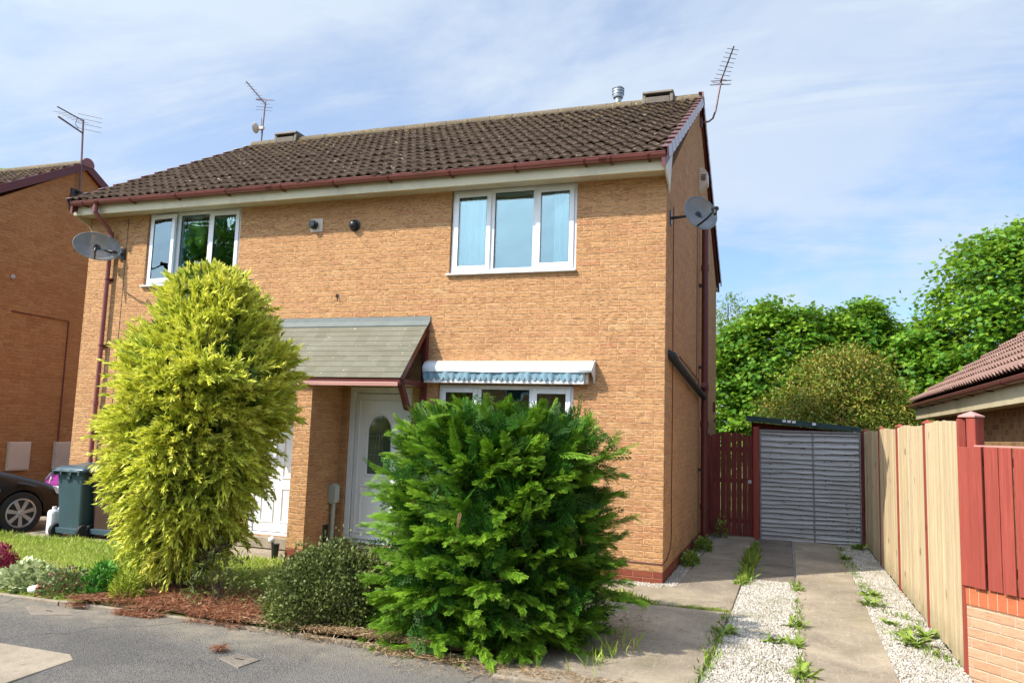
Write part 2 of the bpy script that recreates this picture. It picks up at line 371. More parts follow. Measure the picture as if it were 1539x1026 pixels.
# ---- roof tiles
def tile_slope(mb_v, mb_f, x0, x1, ye, ze, yr, zr, n, dx=.025, amp=.017, period=.15, tilew=.30, jit=.004, lift=.034):
    """overlapping courses of double-roll tiles from eave (ye,ze) to ridge"""
    L = math.hypot(yr - ye, zr - ze); t = np.array([0, (yr - ye) / L, (zr - ze) / L]); nn = np.array([0, -t[2], t[1]])
    if nn[2] < 0: nn = -nn
    g = L / n; xs = np.arange(x0, x1 + 1e-6, dx); xs[-1] = x1
    ph = (xs - x0) % period / period
    roll = np.clip(np.sin(PI * np.clip((ph - .30) / .58, 0, 1)), 0, 1) ** .8 * amp * 1.9
    gap = np.where(((xs - x0) % tilew) < dx * 1.01, -.012, 0)
    for i in range(n):
        col = np.floor((xs - x0) / tilew).astype(int); r_j = np.random.RandomState(i + 5); j = r_j.normal(0, jit, 400); j = (j + (r_j.rand(400) < .03) * r_j.uniform(.006, .016, 400) * (jit > .002))[col % 400]
        k = len(mb_v)
        rows = [(i * g, lift - .02, 1), (i * g, lift + .004, 1), (i * g + .02, lift + .006, 1), ((i + 1) * g + .04, .0, 1)]
        for q, (s, o, wv) in enumerate(rows):
            P = np.array([0, ye, ze])[None] + t[None] * (s + (j * .8 if q < 3 else 0 * j))[:, None] + nn[None] * (o + roll + gap * (q > 0) + j)[:, None]
            P[:, 0] = xs
            mb_v.extend(P.tolist())
        m_ = len(xs)
        for q in range(3):
            for a in range(m_ - 1):
                b = k + q * m_ + a; mb_f.append((b, b + 1, b + 1 + m_, b + m_))
    return t, nn, g
RX0, RX1 = -W - .04, .05
rv, rf = [], []
tt, tn, tg = tile_slope(rv, rf, RX0, RX1, -.43, 5.075, RY, RZ - .03, 15)
tile_slope(rv, rf, RX0, RX1, D + .43, 5.10, RY, RZ - .03, 15, dx=.05)
r = MB(); r.v = rv; r.f = rf
roof = r.build('roof', M['tile'], H, smooth=False, fix=False)
u = MB(); u.prism([(-.36, 5.06), (RY, RZ - .08), (D + .36, 5.06), (D + .36, 5.02), (RY, RZ - .13), (-.36, 5.02)], 'x', RX0 + .02, RX1 - .02)
u.build('roof_underlay', M['maroon_dark'], H)
rd = MB(); x = RX0; k = 0
while x < RX1 - .1:
    xe = min(x + .45, RX1)
    pts = [(RY + .135 * math.cos(a), RZ - .045 + .115 * math.sin(a)) for a in np.linspace(-.25, PI + .25, 13)]
    s = 1.0 + random.uniform(-.03, .03)
    rd.prism([(RY + (p_[0] - RY) * s, p_[1] + random.uniform(0, .004)) for p_ in pts], 'x', x + .004, xe - .004)
    if k: rd.prism([(RY + (p_[0] - RY) * .93, p_[1] - .007) for p_ in pts], 'x', x - .004, x + .004)
    x = xe; k += 1
ridge = rd.build('ridge', M['ridge'], roof, smooth=True)
# verge caps stepped down both gables
def verge(name, x0, x1, ys, zs, t3, g, n, out):
    mb = MB(); t3 = Vector(t3); nn = Vector((0, -t3.z, t3.y)) if t3.y > 0 else Vector((0, t3.z, -t3.y))
    if nn.z < 0: nn = -nn
    for i in range(n):
        A = Vector((0, ys, zs)) + t3 * (i * g - .01); B = Vector((0, ys, zs)) + t3 * ((i + 1) * g + .02)
        def ring(P, o): return [(x0, *(P + nn * (o + .045)).yz), (x1, *(P + nn * (o + .045)).yz), (x1, *(P + nn * (o - .10)).yz), (x1 - out * .02, *(P + nn * (o - .10)).yz), (x1 - out * .02, *(P + nn * (o + .03)).yz), (x0, *(P + nn * (o + .03)).yz)]
        a = ring(A, .028); b = ring(B, .0)
        mb.add(a + b, [(0, 1, 7, 6), (1, 2, 8, 7), (2, 3, 9, 8), (3, 4, 10, 9), (4, 5, 11, 10), (5, 0, 6, 11), (5, 4, 3, 2, 1, 0), (6, 7, 8, 9, 10, 11)])
    return mb.build(name, M['verge'], H, bevel=.004, seg=1)
verge('verge_cap', RX1 - .05, RX1 + .035, -.43, 5.075, tt, tg, 15, 1)
verge('verge_cap', RX0 + .05, RX0 - .035, -.43, 5.075, tt, tg, 15, -1)
tb = np.array([0, -tt[1], tt[2]])
verge('verge_cap', RX1 - .05, RX1 + .035, D + .43, 5.10, tb, tg, 15, 1)
b = MB()   # back bargeboards and undercloak
for x0, x1 in ((RX1 - .06, RX1), (RX0, RX0 + .06)):
    for sgn, ye in ((1, -.40), (-1, D + .40)):
        y0 = ye; z0 = 5.07
        b.prism([(y0, z0 - .02), (RY, RZ - .06), (RY, RZ - .2), (y0, z0 - .16)], 'x', x0 + .004, x1 - .012)
each(b, 'bargeboard', M['maroon_dark'], H)
# ---- eaves
fa = MB(); fa.box(-W - .04, .01, -.30, -.275, 4.90, 5.075); fa.box(-W - .04, .01, D + .275, D + .30, 4.90, 5.075)
each(fa, 'fascia', M['cream'], H, bevel=.004)
so = MB(); so.box(-W - .04, .01, -.272, .002, 4.93, 4.95); so.box(-W - .04, .01, D, D + .272, 4.93, 4.95)
each(so, 'soffit', M['soffit'], H)
for cx in (-5.75, -4.15, -.95):
    ve = MB(); ve.box(cx - .14, cx + .14, -.20, -.10, 4.922, 4.929)
    for k in range(4): ve.box(cx - .12, cx + .12, -.19 + k * .022, -.183 + k * .022, 4.914, 4.922)
    ve.build('soffit_vent', M['cream_box'], H)
# boxed eaves end that turns the corner on the gable
def boxend(x0, x1):
    mb = MB(); mb.prism([(-.30, 4.905), (-.30, 5.06), (.02, 5.22), (.30, 5.36), (.06, 4.72), (.0, 4.80)], 'x', x0, x1)
    return mb.build('box_end', M['cream'], H, bevel=.004)
boxend(.012, .034); boxend(-W - .07, -W - .045)
# ---- gutters
def gutter(name, x0, x1, y, z, parent, mat, r=.056, brackets=(), unions=(), axis='x', brx=.045):
    g_ = MB(); n = 12; po = [(math.cos(a), math.sin(a)) for a in np.linspace(PI, 2 * PI, n)]
    def P(a, c, zz): return (a, c, zz) if axis == 'x' else (c, a, zz)
    for rr in (r, r - .005):
        vs = [P(xx, y + rr * c_, z + rr * s_) for xx in (x0, x1) for c_, s_ in po]
        g_.add(vs, [(i, i + 1, n + i + 1, n + i) for i in range(n - 1)])
    for s_ in (1, -1):
        g_.add([P(xx, y + s_ * q, z) for xx in (x0, x1) for q in (r, r - .005)], [(0, 1, 3, 2)])
    for xx in (x0, x1): g_.add([P(xx, y + r * c_, z + r * s_) for c_, s_ in po], [tuple(range(n))])
    # rolled front lip
    for xx in (0,): g_.tube([P(x0, y - r * (1 if axis == 'x' else 1), z), P(x1, y - r, z)], .006, 6)
    go = g_.build(name, mat, parent, smooth=True)
    if len(brackets):
        for q, bx in enumerate(brackets):
            b_ = MB()
            wd = .014 if bx not in unions else .045; rr = r + .005
            vs = [P(xx, y + k_ * c_, z + k_ * s_) for xx in (bx - wd, bx + wd) for k_ in (rr, r - .001) for c_, s_ in po]
            b_.add(vs, [(i, i + 1, 2 * n + i + 1, 2 * n + i) for i in range(n - 1)] + [(i, i + 1, n + i + 1, n + i) for i in range(n - 1)] + [(2 * n + i, 2 * n + i + 1, 3 * n + i + 1, 3 * n + i) for i in range(n - 1)])
            if bx not in unions:
                b_.add([P(xx, yy, zz) for xx in (bx - wd, bx + wd) for yy, zz in ((y, z - r), (y + brx + r, z - r + .0), (y + brx + r, z - r - .02), (y, z - r - .012))], [(0, 1, 2, 3), (4, 5, 6, 7), (0, 1, 5, 4), (3, 2, 6, 7)])
            b_.build('gutter_bracket' if bx not in unions else 'gutter_union', M['maroon_dark'], go)
    return go
br = [-9.0, -8.72, -8.06, -7.2, -6.3, -5.55, -5.35, -4.5, -3.65, -2.75, -1.85, -.95, -.72, -.62, -.16]
gutter('gutter', RX0 + .02, .045, -.372, 5.088, H, M['maroon'], r=.062, brackets=br, unions=(-8.72, -5.55, -.72))
# ---- downpipes
dp = MB(); dp.tube([(-8.78, -.37, 5.03), (-8.78, -.37, 4.92), (-8.76, -.30, 4.83), (-8.73, -.13, 4.70), (-8.73, -.075, 4.60), (-8.73, -.07, 4.4), (-8.73, -.07, -.02)], .034, 14)
dp.tube([(-8.78, -.37, 5.00), (-8.78, -.37, 4.90)], .042, 14); dp.tube([(-8.73, -.073, 4.66), (-8.73, -.072, 4.55)], .041, 14); dp.tube([(-8.73, -.07, 1.92), (-8.73, -.07, 1.98)], .041, 14)
dpo = dp.build('downpipe', M['maroon_dark'], H, smooth=True)
dpo.data.materials[0] = M['maroon']
for z in (3.9, 2.85, 1.5, .5): cl = MB(); cl.box(-8.79, -8.67, -.03, -.001, z - .02, z + .02); cl.tube([(-8.73, -.07, z - .012), (-8.73, -.07, z + .012)], .039, 14); cl.build('pipe_clip', M['maroon_dark'], dpo)
sp = MB(); sp.tube([(.10, 4.0, -.05), (.10, 4.0, 5.75)], .057, 18)
for z in (2.56, 1.95, 4.6, .6): sp.tube([(.10, 4.0, z - .05), (.10, 4.0, z + .05)], .068, 18)
sp.tube([(.10, 4.0, 2.52), (.10, 3.86, 2.60)], .05, 14)
spo = sp.build('soil_pipe', M['maroon_dark'], H, smooth=True)
cl = MB()
for z in (1.2, 2.9, 4.3, 5.5): cl.box(.001, .06, 3.93, 4.07, z - .02, z + .02)
each(cl, 'pipe_clip', M['black'], spo)
la = MB(); la.tube([(-.02, .28, 2.76), (.05, .30, 2.72), (.075, .42, 2.66), (.08, 3.5, 2.44), (.09, 3.95, 2.40)], [.045, .055, .05, .05, .05], 12)
la.build('lagged_pipe', M['lagging'], H, smooth=True)
cp = MB(); cp.tube([(.03, 1.2, 2.80), (.03, 3.7, 2.66), (.03, 3.8, 2.5)], .012, 6); cp.build('overflow_pipe', M['maroon'], H)
cw = MB(); cw.prism([(-.0, 5.93), (.0, 6.36), (.10, 6.31), (.145, 6.25), (.145, 6.06)], 'y', 3.88, 4.12)
cwo = cw.build('vent_cowl', M['cream_box'], H, bevel=.006)
lv = MB()
for k in range(4): lv.box(.035, .115, 3.872, 3.881, 6.20 - k * .028, 6.213 - k * .028)
each(lv, 'louvre', M['rubber'], cwo)
ob = MB(); ob.box(.001, .04, 6.85, 6.95, 2.25, 2.45); ob.box(.001, .03, 7.15, 7.21, 2.05, 2.12); ob.tube([(.04, 4.5, 2.9), (.04, 4.5, 1.2)], .02, 8); each(ob, 'wall_outlet', M['maroon_dark'], H)
# cables on the walls
ca = MB()
ca.tube([(.012, .60, 4.70), (.012, .61, 3.2), (.014, .63, 2.0), (.012, .62, 1.1), (.016, .60, .75), (.014, .64, .5), (.012, .55, .34), (.012, .3, .27), (.012, 0, .245), (-.01, -.012, .245), (-.6, -.012, .25), (-1.6, -.012, .26), (-2.9, -.012, .30)], .006, 5)
ca.tube([(.013, 3.55, 5.6), (.013, 3.56, 2.7)], .006, 5)
each(ca, 'wall_cable', M['maroon_dark'], H)
ex = MB(); ex.box(-8.476, -8.466, -.003, .004, .2, 4.9); ex.box(-8.55, -8.47, -.002, .003, 4.84, 4.85); ex.build('expansion_joint', M['rubber'], H)
# ---- windows
def window(x0, x1, z0, z1, ys, open_first, divs, sill=True, name='window', tilt=0.0, ztop=None):
    """ys: face of the frame; divs: fractions of the two mullions; casements in the outer bays"""
    fr = MB(); d0, d1 = ys, ys + .065; fw = .052
    fr.box(x0, x0 + fw, d0, d1, z0, z1); fr.box(x1 - fw, x1, d0, d1, z0, z1)
    fr.box(x0 + fw, x1 - fw, d0, d1, z0, z0 + fw); fr.box(x0 + fw, x1 - fw, d0, d1, z1 - fw, z1)
    for a in divs: fr.box(a - .032, a + .032, d0 + .002, d1 - .002, z0 + fw, z1 - fw)
    m = fr.build('window', M['upvc'], H, bevel=.004)
    edges = [x0 + fw] + [v for a in divs for v in (a - .032, a + .032)] + [x1 - fw]
    bays = [(edges[0], edges[1]), (edges[2], edges[3]), (edges[4], edges[5])]
    for i, (a, b_) in enumerate(bays):
        zz0, zz1 = z0 + fw, z1 - fw
        gy = ys + .03
        Mx = Matrix.Identity(4)
        if i in open_first:
            ang = open_first[i]
            hinge = Vector((a, ys, 0))
            Mx = Matrix.Translation(hinge) @ Matrix.Rotation(ang, 4, 'Z') @ Matrix.Translation(-hinge) if ang else Matrix.Identity(4)
        if i != 1:
            s = MB(); o = .016; sw = .062; q0, q1 = ys - .02, ys + .02
            A, B, C, D_ = a - o, b_ + o, zz0 - o, zz1 + o
            s.box(A, A + sw, q0, q1, C, D_, Mx); s.box(B - sw, B, q0, q1, C, D_, Mx)
            s.box(A + sw, B - sw, q0, q1, C, C + sw, Mx); s.box(A + sw, B - sw, q0, q1, D_ - sw, D_, Mx)
            so_ = s.build('casement', M['upvc'], m, bevel=.004)
            k = MB(); k.box((A + sw) - .001, (A + sw) + .004, q0 + .006, q1 - .006, C + sw, D_ - sw, Mx); k.box(B - sw - .004, B - sw + .001, q0 + .006, q1 - .006, C + sw, D_ - sw, Mx)
            k.box(A + sw, B - sw, q0 + .006, q1 - .006, D_ - sw - .004, D_ - sw + .001, Mx)
            k.box(A + sw, B - sw, q0 + .006, q1 - .006, C + sw - .001, C + sw + .004, Mx); k.build('gasket', M['rubber'], m)
            g_ = MB(); g_.box(A + sw, B - sw, q0 + .012, q0 + .03, C + sw, D_ - sw, Mx); g_.build('pane', M['glass'], m)
        else:
            g_ = MB(); g_.box(a, b_, gy, gy + .02, zz0, zz1); g_.build('pane', M['glass'], m)
            k = MB(); k.box(a - .001, a + .005, gy - .008, gy - .001, zz0, zz1); k.box(b_ - .005, b_ + .001, gy - .008, gy - .001, zz0, zz1); k.box(a, b_, gy - .008, gy - .001, zz1 - .005, zz1); k.box(a, b_, gy - .008, gy - .001, zz0, zz0 + .005); k.build('gasket', M['rubber'], m)
    if sill:
        s = MB(); s.prism([(ys + .06, z0 - .002), (ys + .06, z0 - .035), (ys - .075, z0 - .035), (ys - .085, z0 - .030), (ys - .085, z0 - .012), (ys - .0, z0 - .002)], 'x', x0 - .035, x1 + .012)
        s.build('sill', M['upvc'], m, bevel=.002)
    return m
M['maroon_pale'] = simple('faded_maroon_trim', (.48, .24, .20), .4, .1, 3)
M['awning_white'] = simple('white_awning_fabric', (.66, .70, .71), .6, .08, 5, dirt=((.42, .46, .46), .5), stretch=(1, 3, 3))
M['awning_blue'] = simple('faded_blue_fabric', (.20, .34, .42), .75, .18, 7, dirt=((.36, .45, .50), .6))
M['ridge_grey'] = simple('weathered_vent_tile', (.16, .13, .10), .85, .3, 7, dirt=((.3, .25, .12), .7))
M['dish_rim'] = simple('dish_rim', (.22, .24, .24), .5, .1, 5)
def dish_mat():
    t = NT('perforated_dish'); P = t.obj()
    c = t.mix(t.ramp(t.noise(P, 5, 4), .35, .7), (.20, .23, .24), (.30, .32, .32)); c = t.mix(t.ramp(t.noise(t.scaled(P, 4, 4, 1.2), 2.2, 4), .5, .7, 0, .5), c, (.30, .22, .14))
    p = t.pbr(c, .45, None, .5)
    tr = t.n('ShaderNodeBsdfTransparent'); mx = t.n('ShaderNodeMixShader'); mx.inputs[0].default_value = .30
    t.l(p.outputs[0], mx.inputs[1]); t.l(tr.outputs[0], mx.inputs[2]); t.l(mx.outputs[0], t.out.inputs[0]); return t.m
M['dish'] = dish_mat()
def concrete(name, base, darkc, s=1.0, cracks=True, brush=0.0):
    t = NT(name); P = t.pos()
    n1 = t.noise(P, 1.1 * s, 6, .65, dist=.5); n2 = t.noise(P, 7 * s, 5, .7); n3 = t.noise(P, 120, 4, .75)
    c = t.mix(t.ramp(n1, .38, .64), darkc, base); c = t.mix(t.ramp(n2, .45, .75, 0, .5), c, dark(base, .55))
    c = t.mix(t.ramp(n3, .50, .68, 0, .7), c, dark(base, 1.6)); c = t.mix(t.ramp(t.noise(t.scaled(P, 30, 3.5, 1), 1, 4, .7), .56, .66, 0, .30), c, dark(base, 1.45)); c = t.mix(t.ramp(t.noise(P, 60, 2, .6), .62, .72, 0, .5), c, dark(darkc, .5))
    if cracks:
        v = t.n('ShaderNodeTexVoronoi', feature='DISTANCE_TO_EDGE'); v.inputs['Scale'].default_value = .7
        ns = t.n('ShaderNodeTexNoise'); t.l(P, ns.inputs['Vector']); ns.inputs['Scale'].default_value = 3; ad = t.n('ShaderNodeVectorMath', operation='MULTIPLY_ADD'); t.l(ns.outputs['Color'], ad.inputs[0]); ad.inputs[1].default_value = (.12, .12, .12); t.l(P, ad.inputs[2]); t.l(ad.outputs[0], v.inputs['Vector'])
        c = t.mix(t.ramp(v.outputs['Distance'], .001, .003, .4, 0), c, dark(base, 1.4))
        c = t.mix(t.ramp(t.noise(P, .6, 3), .55, .7, 0, .35), c, (.16, .15, .06))
    c = t.mix(t.ramp(t.noise(P, 14, 3, .5), .66, .72, 0, .45), c, dark(darkc, .45)); c = t.mix(t.ramp(t.noise(t.scaled(P, 2.2, 45, 1), 1, 3, .6), .60, .66, 0, .22), c, dark(darkc, .7))
    t.pbr(c, .9, t.bump(t.math('ADD', n3, t.math('MULTIPLY', n2, .5)), .009), .2); return t.m
M['concrete'] = concrete('weathered_concrete', (.42, .345, .25), (.21, .175, .13))
M['concrete_old'] = concrete('step_concrete', (.36, .30, .22), (.24, .20, .15), cracks=False)
M['flag'] = concrete('paving_flag', (.25, .21, .165), (.15, .125, .10), 1.5, cracks=False)
M['felt'] = simple('green_roof_felt', (.035, .075, .07), .85, .25, 12, bump=.01, bscale=200)
# upper windows: top edge tucked under the soffit
window(-2.875, -1.14, 3.80, 4.935, .035, {0: 0, 2: 0}, (-2.30, -1.70))
window(-8.06, -6.325, 3.80, 4.935, .035, {0: -.10, 2: 0}, (-7.50, -6.90))
window(-2.96, -1.13, 1.04, 2.31, .035, {0: 0, 2: 0}, (-2.40, -1.68))
window(-8.07, -6.24, 1.04, 2.31, .035, {0: 0, 2: 0}, (-7.52, -6.80))
# curtains and blinds, hung inside (parts of the house)
def pleat(name, x0, x1, z0, z1, y, mat, amp=.02, per=.09, slats=False):
    mb = MB(); n = int((x1 - x0) / (per / 8)) + 1
    for i in range(n):
        x = x0 + (x1 - x0) * i / n; x2 = x0 + (x1 - x0) * (i + 1) / n
        a = amp * math.sin(2 * PI * x / per); b_ = amp * math.sin(2 * PI * x2 / per)
        mb.quad((x, y + a, z0), (x2, y + b_, z0), (x2, y + b_, z1), (x, y + a, z1))
    return mb.build(name, mat, H, smooth=True)
pleat('curtain', -2.80, -2.32, 3.8, 4.90, .16, M['curtain'])
pleat('curtain', -1.47, -1.20, 3.8, 4.90, .16, M['curtain'])
pleat('curtain', -8.0, -7.50, 3.8, 4.90, .16, M['curtain'], amp=.008, per=.2)
pleat('curtain', -2.9, -2.45, 1.1, 2.3, .18, M['blind'], amp=.02, per=.07)
pleat('curtain', -1.62, -1.2, 1.1, 2.3, .18, M['blind'], amp=.015, per=.07)
# ---- pillar between the two doors and the doorsteps
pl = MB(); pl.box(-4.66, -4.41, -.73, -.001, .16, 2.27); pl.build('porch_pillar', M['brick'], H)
pb = MB(); pb.box(-4.665, -4.405, -.735, -.001, -.1, .158); pb.build('pillar_plinth', M['brick_red'], H)
st = MB(); st.box(-4.36, -3.28, -.12, .02, .02, .165); st.box(mir(-3.28), -4.70, -.12, .02, .02, .165); each(st, 'door_step', M['concrete_old'], H, bevel=.008)
# ---- doors
def arc(cx, cz, rx, rz, a0, a1, n): return [(cx + rx * math.cos(a), cz + rz * math.sin(a)) for a in np.linspace(a0, a1, n)]
def front_door(flip, style):
    fx = (lambda x: x) if not flip else mir
    def X(a, b_): return (min(fx(a), fx(b_)), max(fx(a), fx(b_)))
    fr = MB(); y0, y1 = .03, .10
    a, b_ = X(-4.295, -4.215); fr.box(a, b_, y0, y1, .18, 2.265)
    a, b_ = X(-3.425, -3.345); fr.box(a, b_, y0, y1, .18, 2.265)
    a, b_ = X(-4.215, -3.425); fr.box(a, b_, y0, y1, 2.185, 2.265); fr.box(a, b_, y0 - .03, y1, .18, .215)
    d = fr.build('front_door', M['upvc'], H, bevel=.005)
    lf = MB(); a, b_ = X(-4.205, -3.435); lf.box(a, b_, .05, .095, .225, 2.175); lo = lf.build('door_leaf', M['door'], d, bevel=.004)
    cx = fx(-3.82); mo = MB()
    def ring(pts_o, pts_i, yf=.034, yb=.05):
        n = len(pts_o); vs = [(p_[0], yb, p_[1]) for p_ in pts_o] + [(p_[0] * .5 + q[0] * .5, yf, p_[1] * .5 + q[1] * .5) for p_, q in zip(pts_o, pts_i)] + [(p_[0], yb, p_[1]) for p_ in pts_i]
        mo.add(vs, [(k * n + i, k * n + (i + 1) % n, (k + 1) * n + (i + 1) % n, (k + 1) * n + i) for k in range(2) for i in range(n)])
    def rr(x0, x1, z0, z1): return [(x0, z0), (x1, z0), (x1, z1), (x0, z1)]
    if style == 0:
        ring(rr(cx - .33, cx + .33, .30, 2.09), rr(cx - .315, cx + .315, .315, 2.075))
        top = arc(cx, 1.66, .21, .26, 0, PI, 18) + [(cx - .21, 1.05), (cx + .21, 1.05)]
        ti = arc(cx, 1.66, .165, .215, 0, PI, 18) + [(cx - .165, 1.10), (cx + .165, 1.10)]
        ring(top, ti)
        ring(rr(cx - .27, cx + .27, .34, .95), rr(cx - .23, cx + .23, .38, .91))
        g_ = MB(); g_.prism(ti, 'y', .040, .047); gl = g_.build('door_glass', M['glass_dark'], d)
        le = MB(); le.prism(arc(cx, 1.60, .005, .2, 0, 2 * PI, 8), 'y', .036, .041); le.box(cx - .15, cx + .15, .037, .0405, 1.60, 1.607); le.box(cx - .15, cx + .15, .037, .0405, 1.35, 1.357)
        for s_ in (-1, 1): le.add([(cx + s_ * .09, .038, 1.1), (cx + s_ * .096, .038, 1.1), (cx + s_ * .016, .038, 1.85), (cx + s_ * .01, .038, 1.85)], [(0, 1, 2, 3)])
        each(le, 'glass_leading', M['lead'], d)
    else:
        ring(arc(cx, 1.72, .30, .36, 0, PI, 20) + [(cx - .30, 1.66), (cx + .30, 1.66)], arc(cx, 1.72, .26, .32, 0, PI, 20) + [(cx - .26, 1.70), (cx + .26, 1.70)])
        ti = arc(cx, 1.72, .25, .31, 0, PI, 20); g_ = MB(); g_.prism(ti, 'y', .040, .047); g_.build('door_glass', M['glass_dark'], d)
        for s_ in (-1, 1):
            ring(rr(cx + s_ * .17 - .12, cx + s_ * .17 + .12, .95, 1.60), rr(cx + s_ * .17 - .085, cx + s_ * .17 + .085, .99, 1.56))
            ring(rr(cx + s_ * .17 - .12, cx + s_ * .17 + .12, .34, .84), rr(cx + s_ * .17 - .085, cx + s_ * .17 + .085, .38, .80))
    mo.build('door_moulding', M['door'], d)
    h = MB(); hx = fx(-3.50); h.box(hx - .018, hx + .018, .036, .049, 1.0, 1.22); h.tube([(hx, .04, 1.12), (hx, .0, 1.12), (hx + (-.11 if not flip else .11), -.005, 1.12)], .009, 8); h.build('door_handle', M['steel'], d)
front_door(False, 0); front_door(True, 1)
# ---- canopy over both doors
CX0, CX1 = mir(-3.13), -3.13
A = (-.0, 3.155); B = (-.775, 2.335)
Lc = math.hypot(A[0] - B[0], A[1] - B[1]); ty, tz = (A[0] - B[0]) / Lc, (A[1] - B[1]) / Lc; ny, nz = -tz, ty
cn = MB(); n = 11; g = Lc / n
for i in range(n):
    s0, s1 = i * g, (i + 1) * g + .02
    P0 = (B[0] + ty * s0, B[1] + tz * s0); P1 = (B[0] + ty * s1, B[1] + tz * s1)
    if i == n - 1: P1 = (B[0] + ty * Lc, B[1] + tz * Lc)
    seg_x = CX0; k = 0
    pts = [(P0[0] + ny * .004, P0[1] + nz * .004), (P0[0] + ny * .010, P0[1] + nz * .010), (P1[0] + ny * .005, P1[1] + nz * .005), (P1[0] - ny * .004, P1[1] - nz * .004)]
    cn.prism(pts, 'x', CX0, CX1)
can = cn.build('porch_canopy', M['shingle'], H)
dk = MB(); dk.prism([(A[0] - .002, A[1] - .01), (B[0] + .004, B[1] - .002), (B[0] + .02, B[1] - .05), (A[0] - .002, A[1] - .075)], 'x', CX0 + .008, CX1 - .006); dk.build('canopy_deck', M['maroon_dark'], can)
le = MB(); le.prism([(-.001, 3.225), (-.012, 3.225), (-.02, 3.165), (-.085, 3.095), (-.078, 3.075), (-.001, 3.15)], 'x', CX0 - .01, CX1 + .012); le.build('flashing', M['lead'], can)
fs = MB(); fs.box(CX0 + .01, CX1 - .01, -.765, -.735, 2.245, 2.325); fs.build('canopy_fascia', M['maroon_dark'], can, bevel=.004)
for a, b_, mt in ((CX0 + .0, -4.62, 'maroon'), (-4.615, CX1 - .03, 'maroon_pale')):
    t_ = MB(); t_.box(a, b_, -.785, -.768, 2.235, 2.285); t_.build('canopy_trim', M[mt], can, bevel=.004)
sf = MB(); sf.box(CX0 + .01, CX1 - .01, -.73, -.005, 2.275, 2.29); sf.build('canopy_soffit', M['cream'], can)
for x in (CX1 - .03, CX0 + .03):
    s = MB(); w_ = .03
    s.box(x - w_, x + w_, -.075, -.003, 1.72, 3.02)                                # wall post
    def bar(p0, p1, th):
        p0 = Vector(p0); p1 = Vector(p1); t_ = (p1 - p0).normalized(); nn = Vector((0, -t_.z, t_.y)) * th / 2
        s.add([(x + sx * w_, *(p_ + nn * q).yz) for sx in (-1, 1) for p_ in (p0, p1) for q in (-1, 1)], [(0, 1, 3, 2), (4, 6, 7, 5), (0, 4, 5, 1), (2, 3, 7, 6), (0, 2, 6, 4), (1, 5, 7, 3)])
    bar((0, -.74, 2.31), (0, -.05, 3.05), .07)                                        # rafter
    bar((0, -.72, 2.30), (0, -.075, 2.30), .06)                                       # tie
    bar((0, -.70, 2.28), (0, -.50, 1.98), .075)                                       # drop
    pts = [Vector((0, -.52 + .46 * math.sin(a), 1.98 - .30 * (1 - math.cos(a)) - .0)) for a in np.linspace(0, PI / 2, 6)]
    for i in range(5): bar(pts[i], pts[i + 1], .06)
    s.build('gallows_bracket', M['maroon_dark'], can)
# ---- retractable awning over the lower right window
AX0, AX1 = -3.12, -.86
t_ = MB(); t_.box(AX0 + .02, AX1 - .06, -.10, -.002, 2.335, 2.62); aw = t_.build('window_awning', M['cream_box'], H)
M_f = M['awning_white']
n = 60; prof = [(-.002, 2.628), (-.06, 2.622), (-.11, 2.595), (-.15, 2.56), (-.165, 2.53), (-.175, 2.50), (-.17, 2.468)]
vs = []; 
for i in range(n + 1):
    x = AX0 + (AX1 - AX0) * i / n
    for k, (y, z) in enumerate(prof):
        wv = .0035 * math.sin(i * .23 + k * 1.9) + .003 * math.sin(i * .07 + k * 2.6) + random.uniform(-.001, .001) + .012 * (k == 3)
        vs.append((x + (random.uniform(-.008, .008) if i in (0, n) else 0), y + (wv if k else 0), z + (wv * .8 if k else 0)))
m_ = len(prof); c_ = MB(); c_.add(vs, [(i * m_ + k, i * m_ + k + 1, (i + 1) * m_ + k + 1, (i + 1) * m_ + k) for i in range(n) for k in range(m_ - 1)])
c_.build('awning_cover', M['awning_white'], aw, smooth=True)
for x, s_ in ((AX0 - .01, 0), (AX1, 0)):
    e_ = MB(); e_.prism([(-.002, 2.34), (-.002, 2.63), (-.10, 2.60), (-.165, 2.53), (-.15, 2.46), (-.06, 2.40)], 'x', x - .004, x + .012); e_.build('awning_end', M['awning_white'], aw)
# blue scalloped valance in front of a white bar
n = 29; vx0, vx1 = AX0 + .0, AX1 - .11; per = (vx1 - vx0) / n; vv = []; ff = []
for j in range(n):
    a = vx0 + per * j; sag = random.uniform(-.006, .006)
    for i in range(9):
        x = a + per * i / 8; z = 2.405 + sag * .5 - .048 * math.sin(PI * i / 8) ** .8
        wv = .006 * math.sin(x * 23) + .004 * math.sin(x * 61)
        vv += [(x, -.158 + wv, 2.47), (x, -.152 + wv * 1.6, z)]
    k = len(vv) - 18
    ff += [(k + 2 * i, k + 2 * i + 2, k + 2 * i + 3, k + 2 * i + 1) for i in range(8)]
v_ = MB(); v_.add(vv, ff); vo = v_.build('awning_valance', M['awning_blue'], aw, fix=False)
sm = vo.modifiers.new('thick', 'SOLIDIFY'); sm.thickness = .002
t_ = MB(); t_.box(AX0 - .0, AX1 - .10, -.135, -.108, 2.325, 2.475); t_.build('awning_bar', M['upvc'], aw, bevel=.008)
e_ = MB(); e_.box(-4.60, -4.565, -.01, -.001, 3.52, 3.56); e_.tube([(-4.60, -.012, 3.54), (-4.57, -.03, 3.55), (-4.555, -.03, 3.46)], .007, 6); e_.build('cable_stub', M['black'], H)
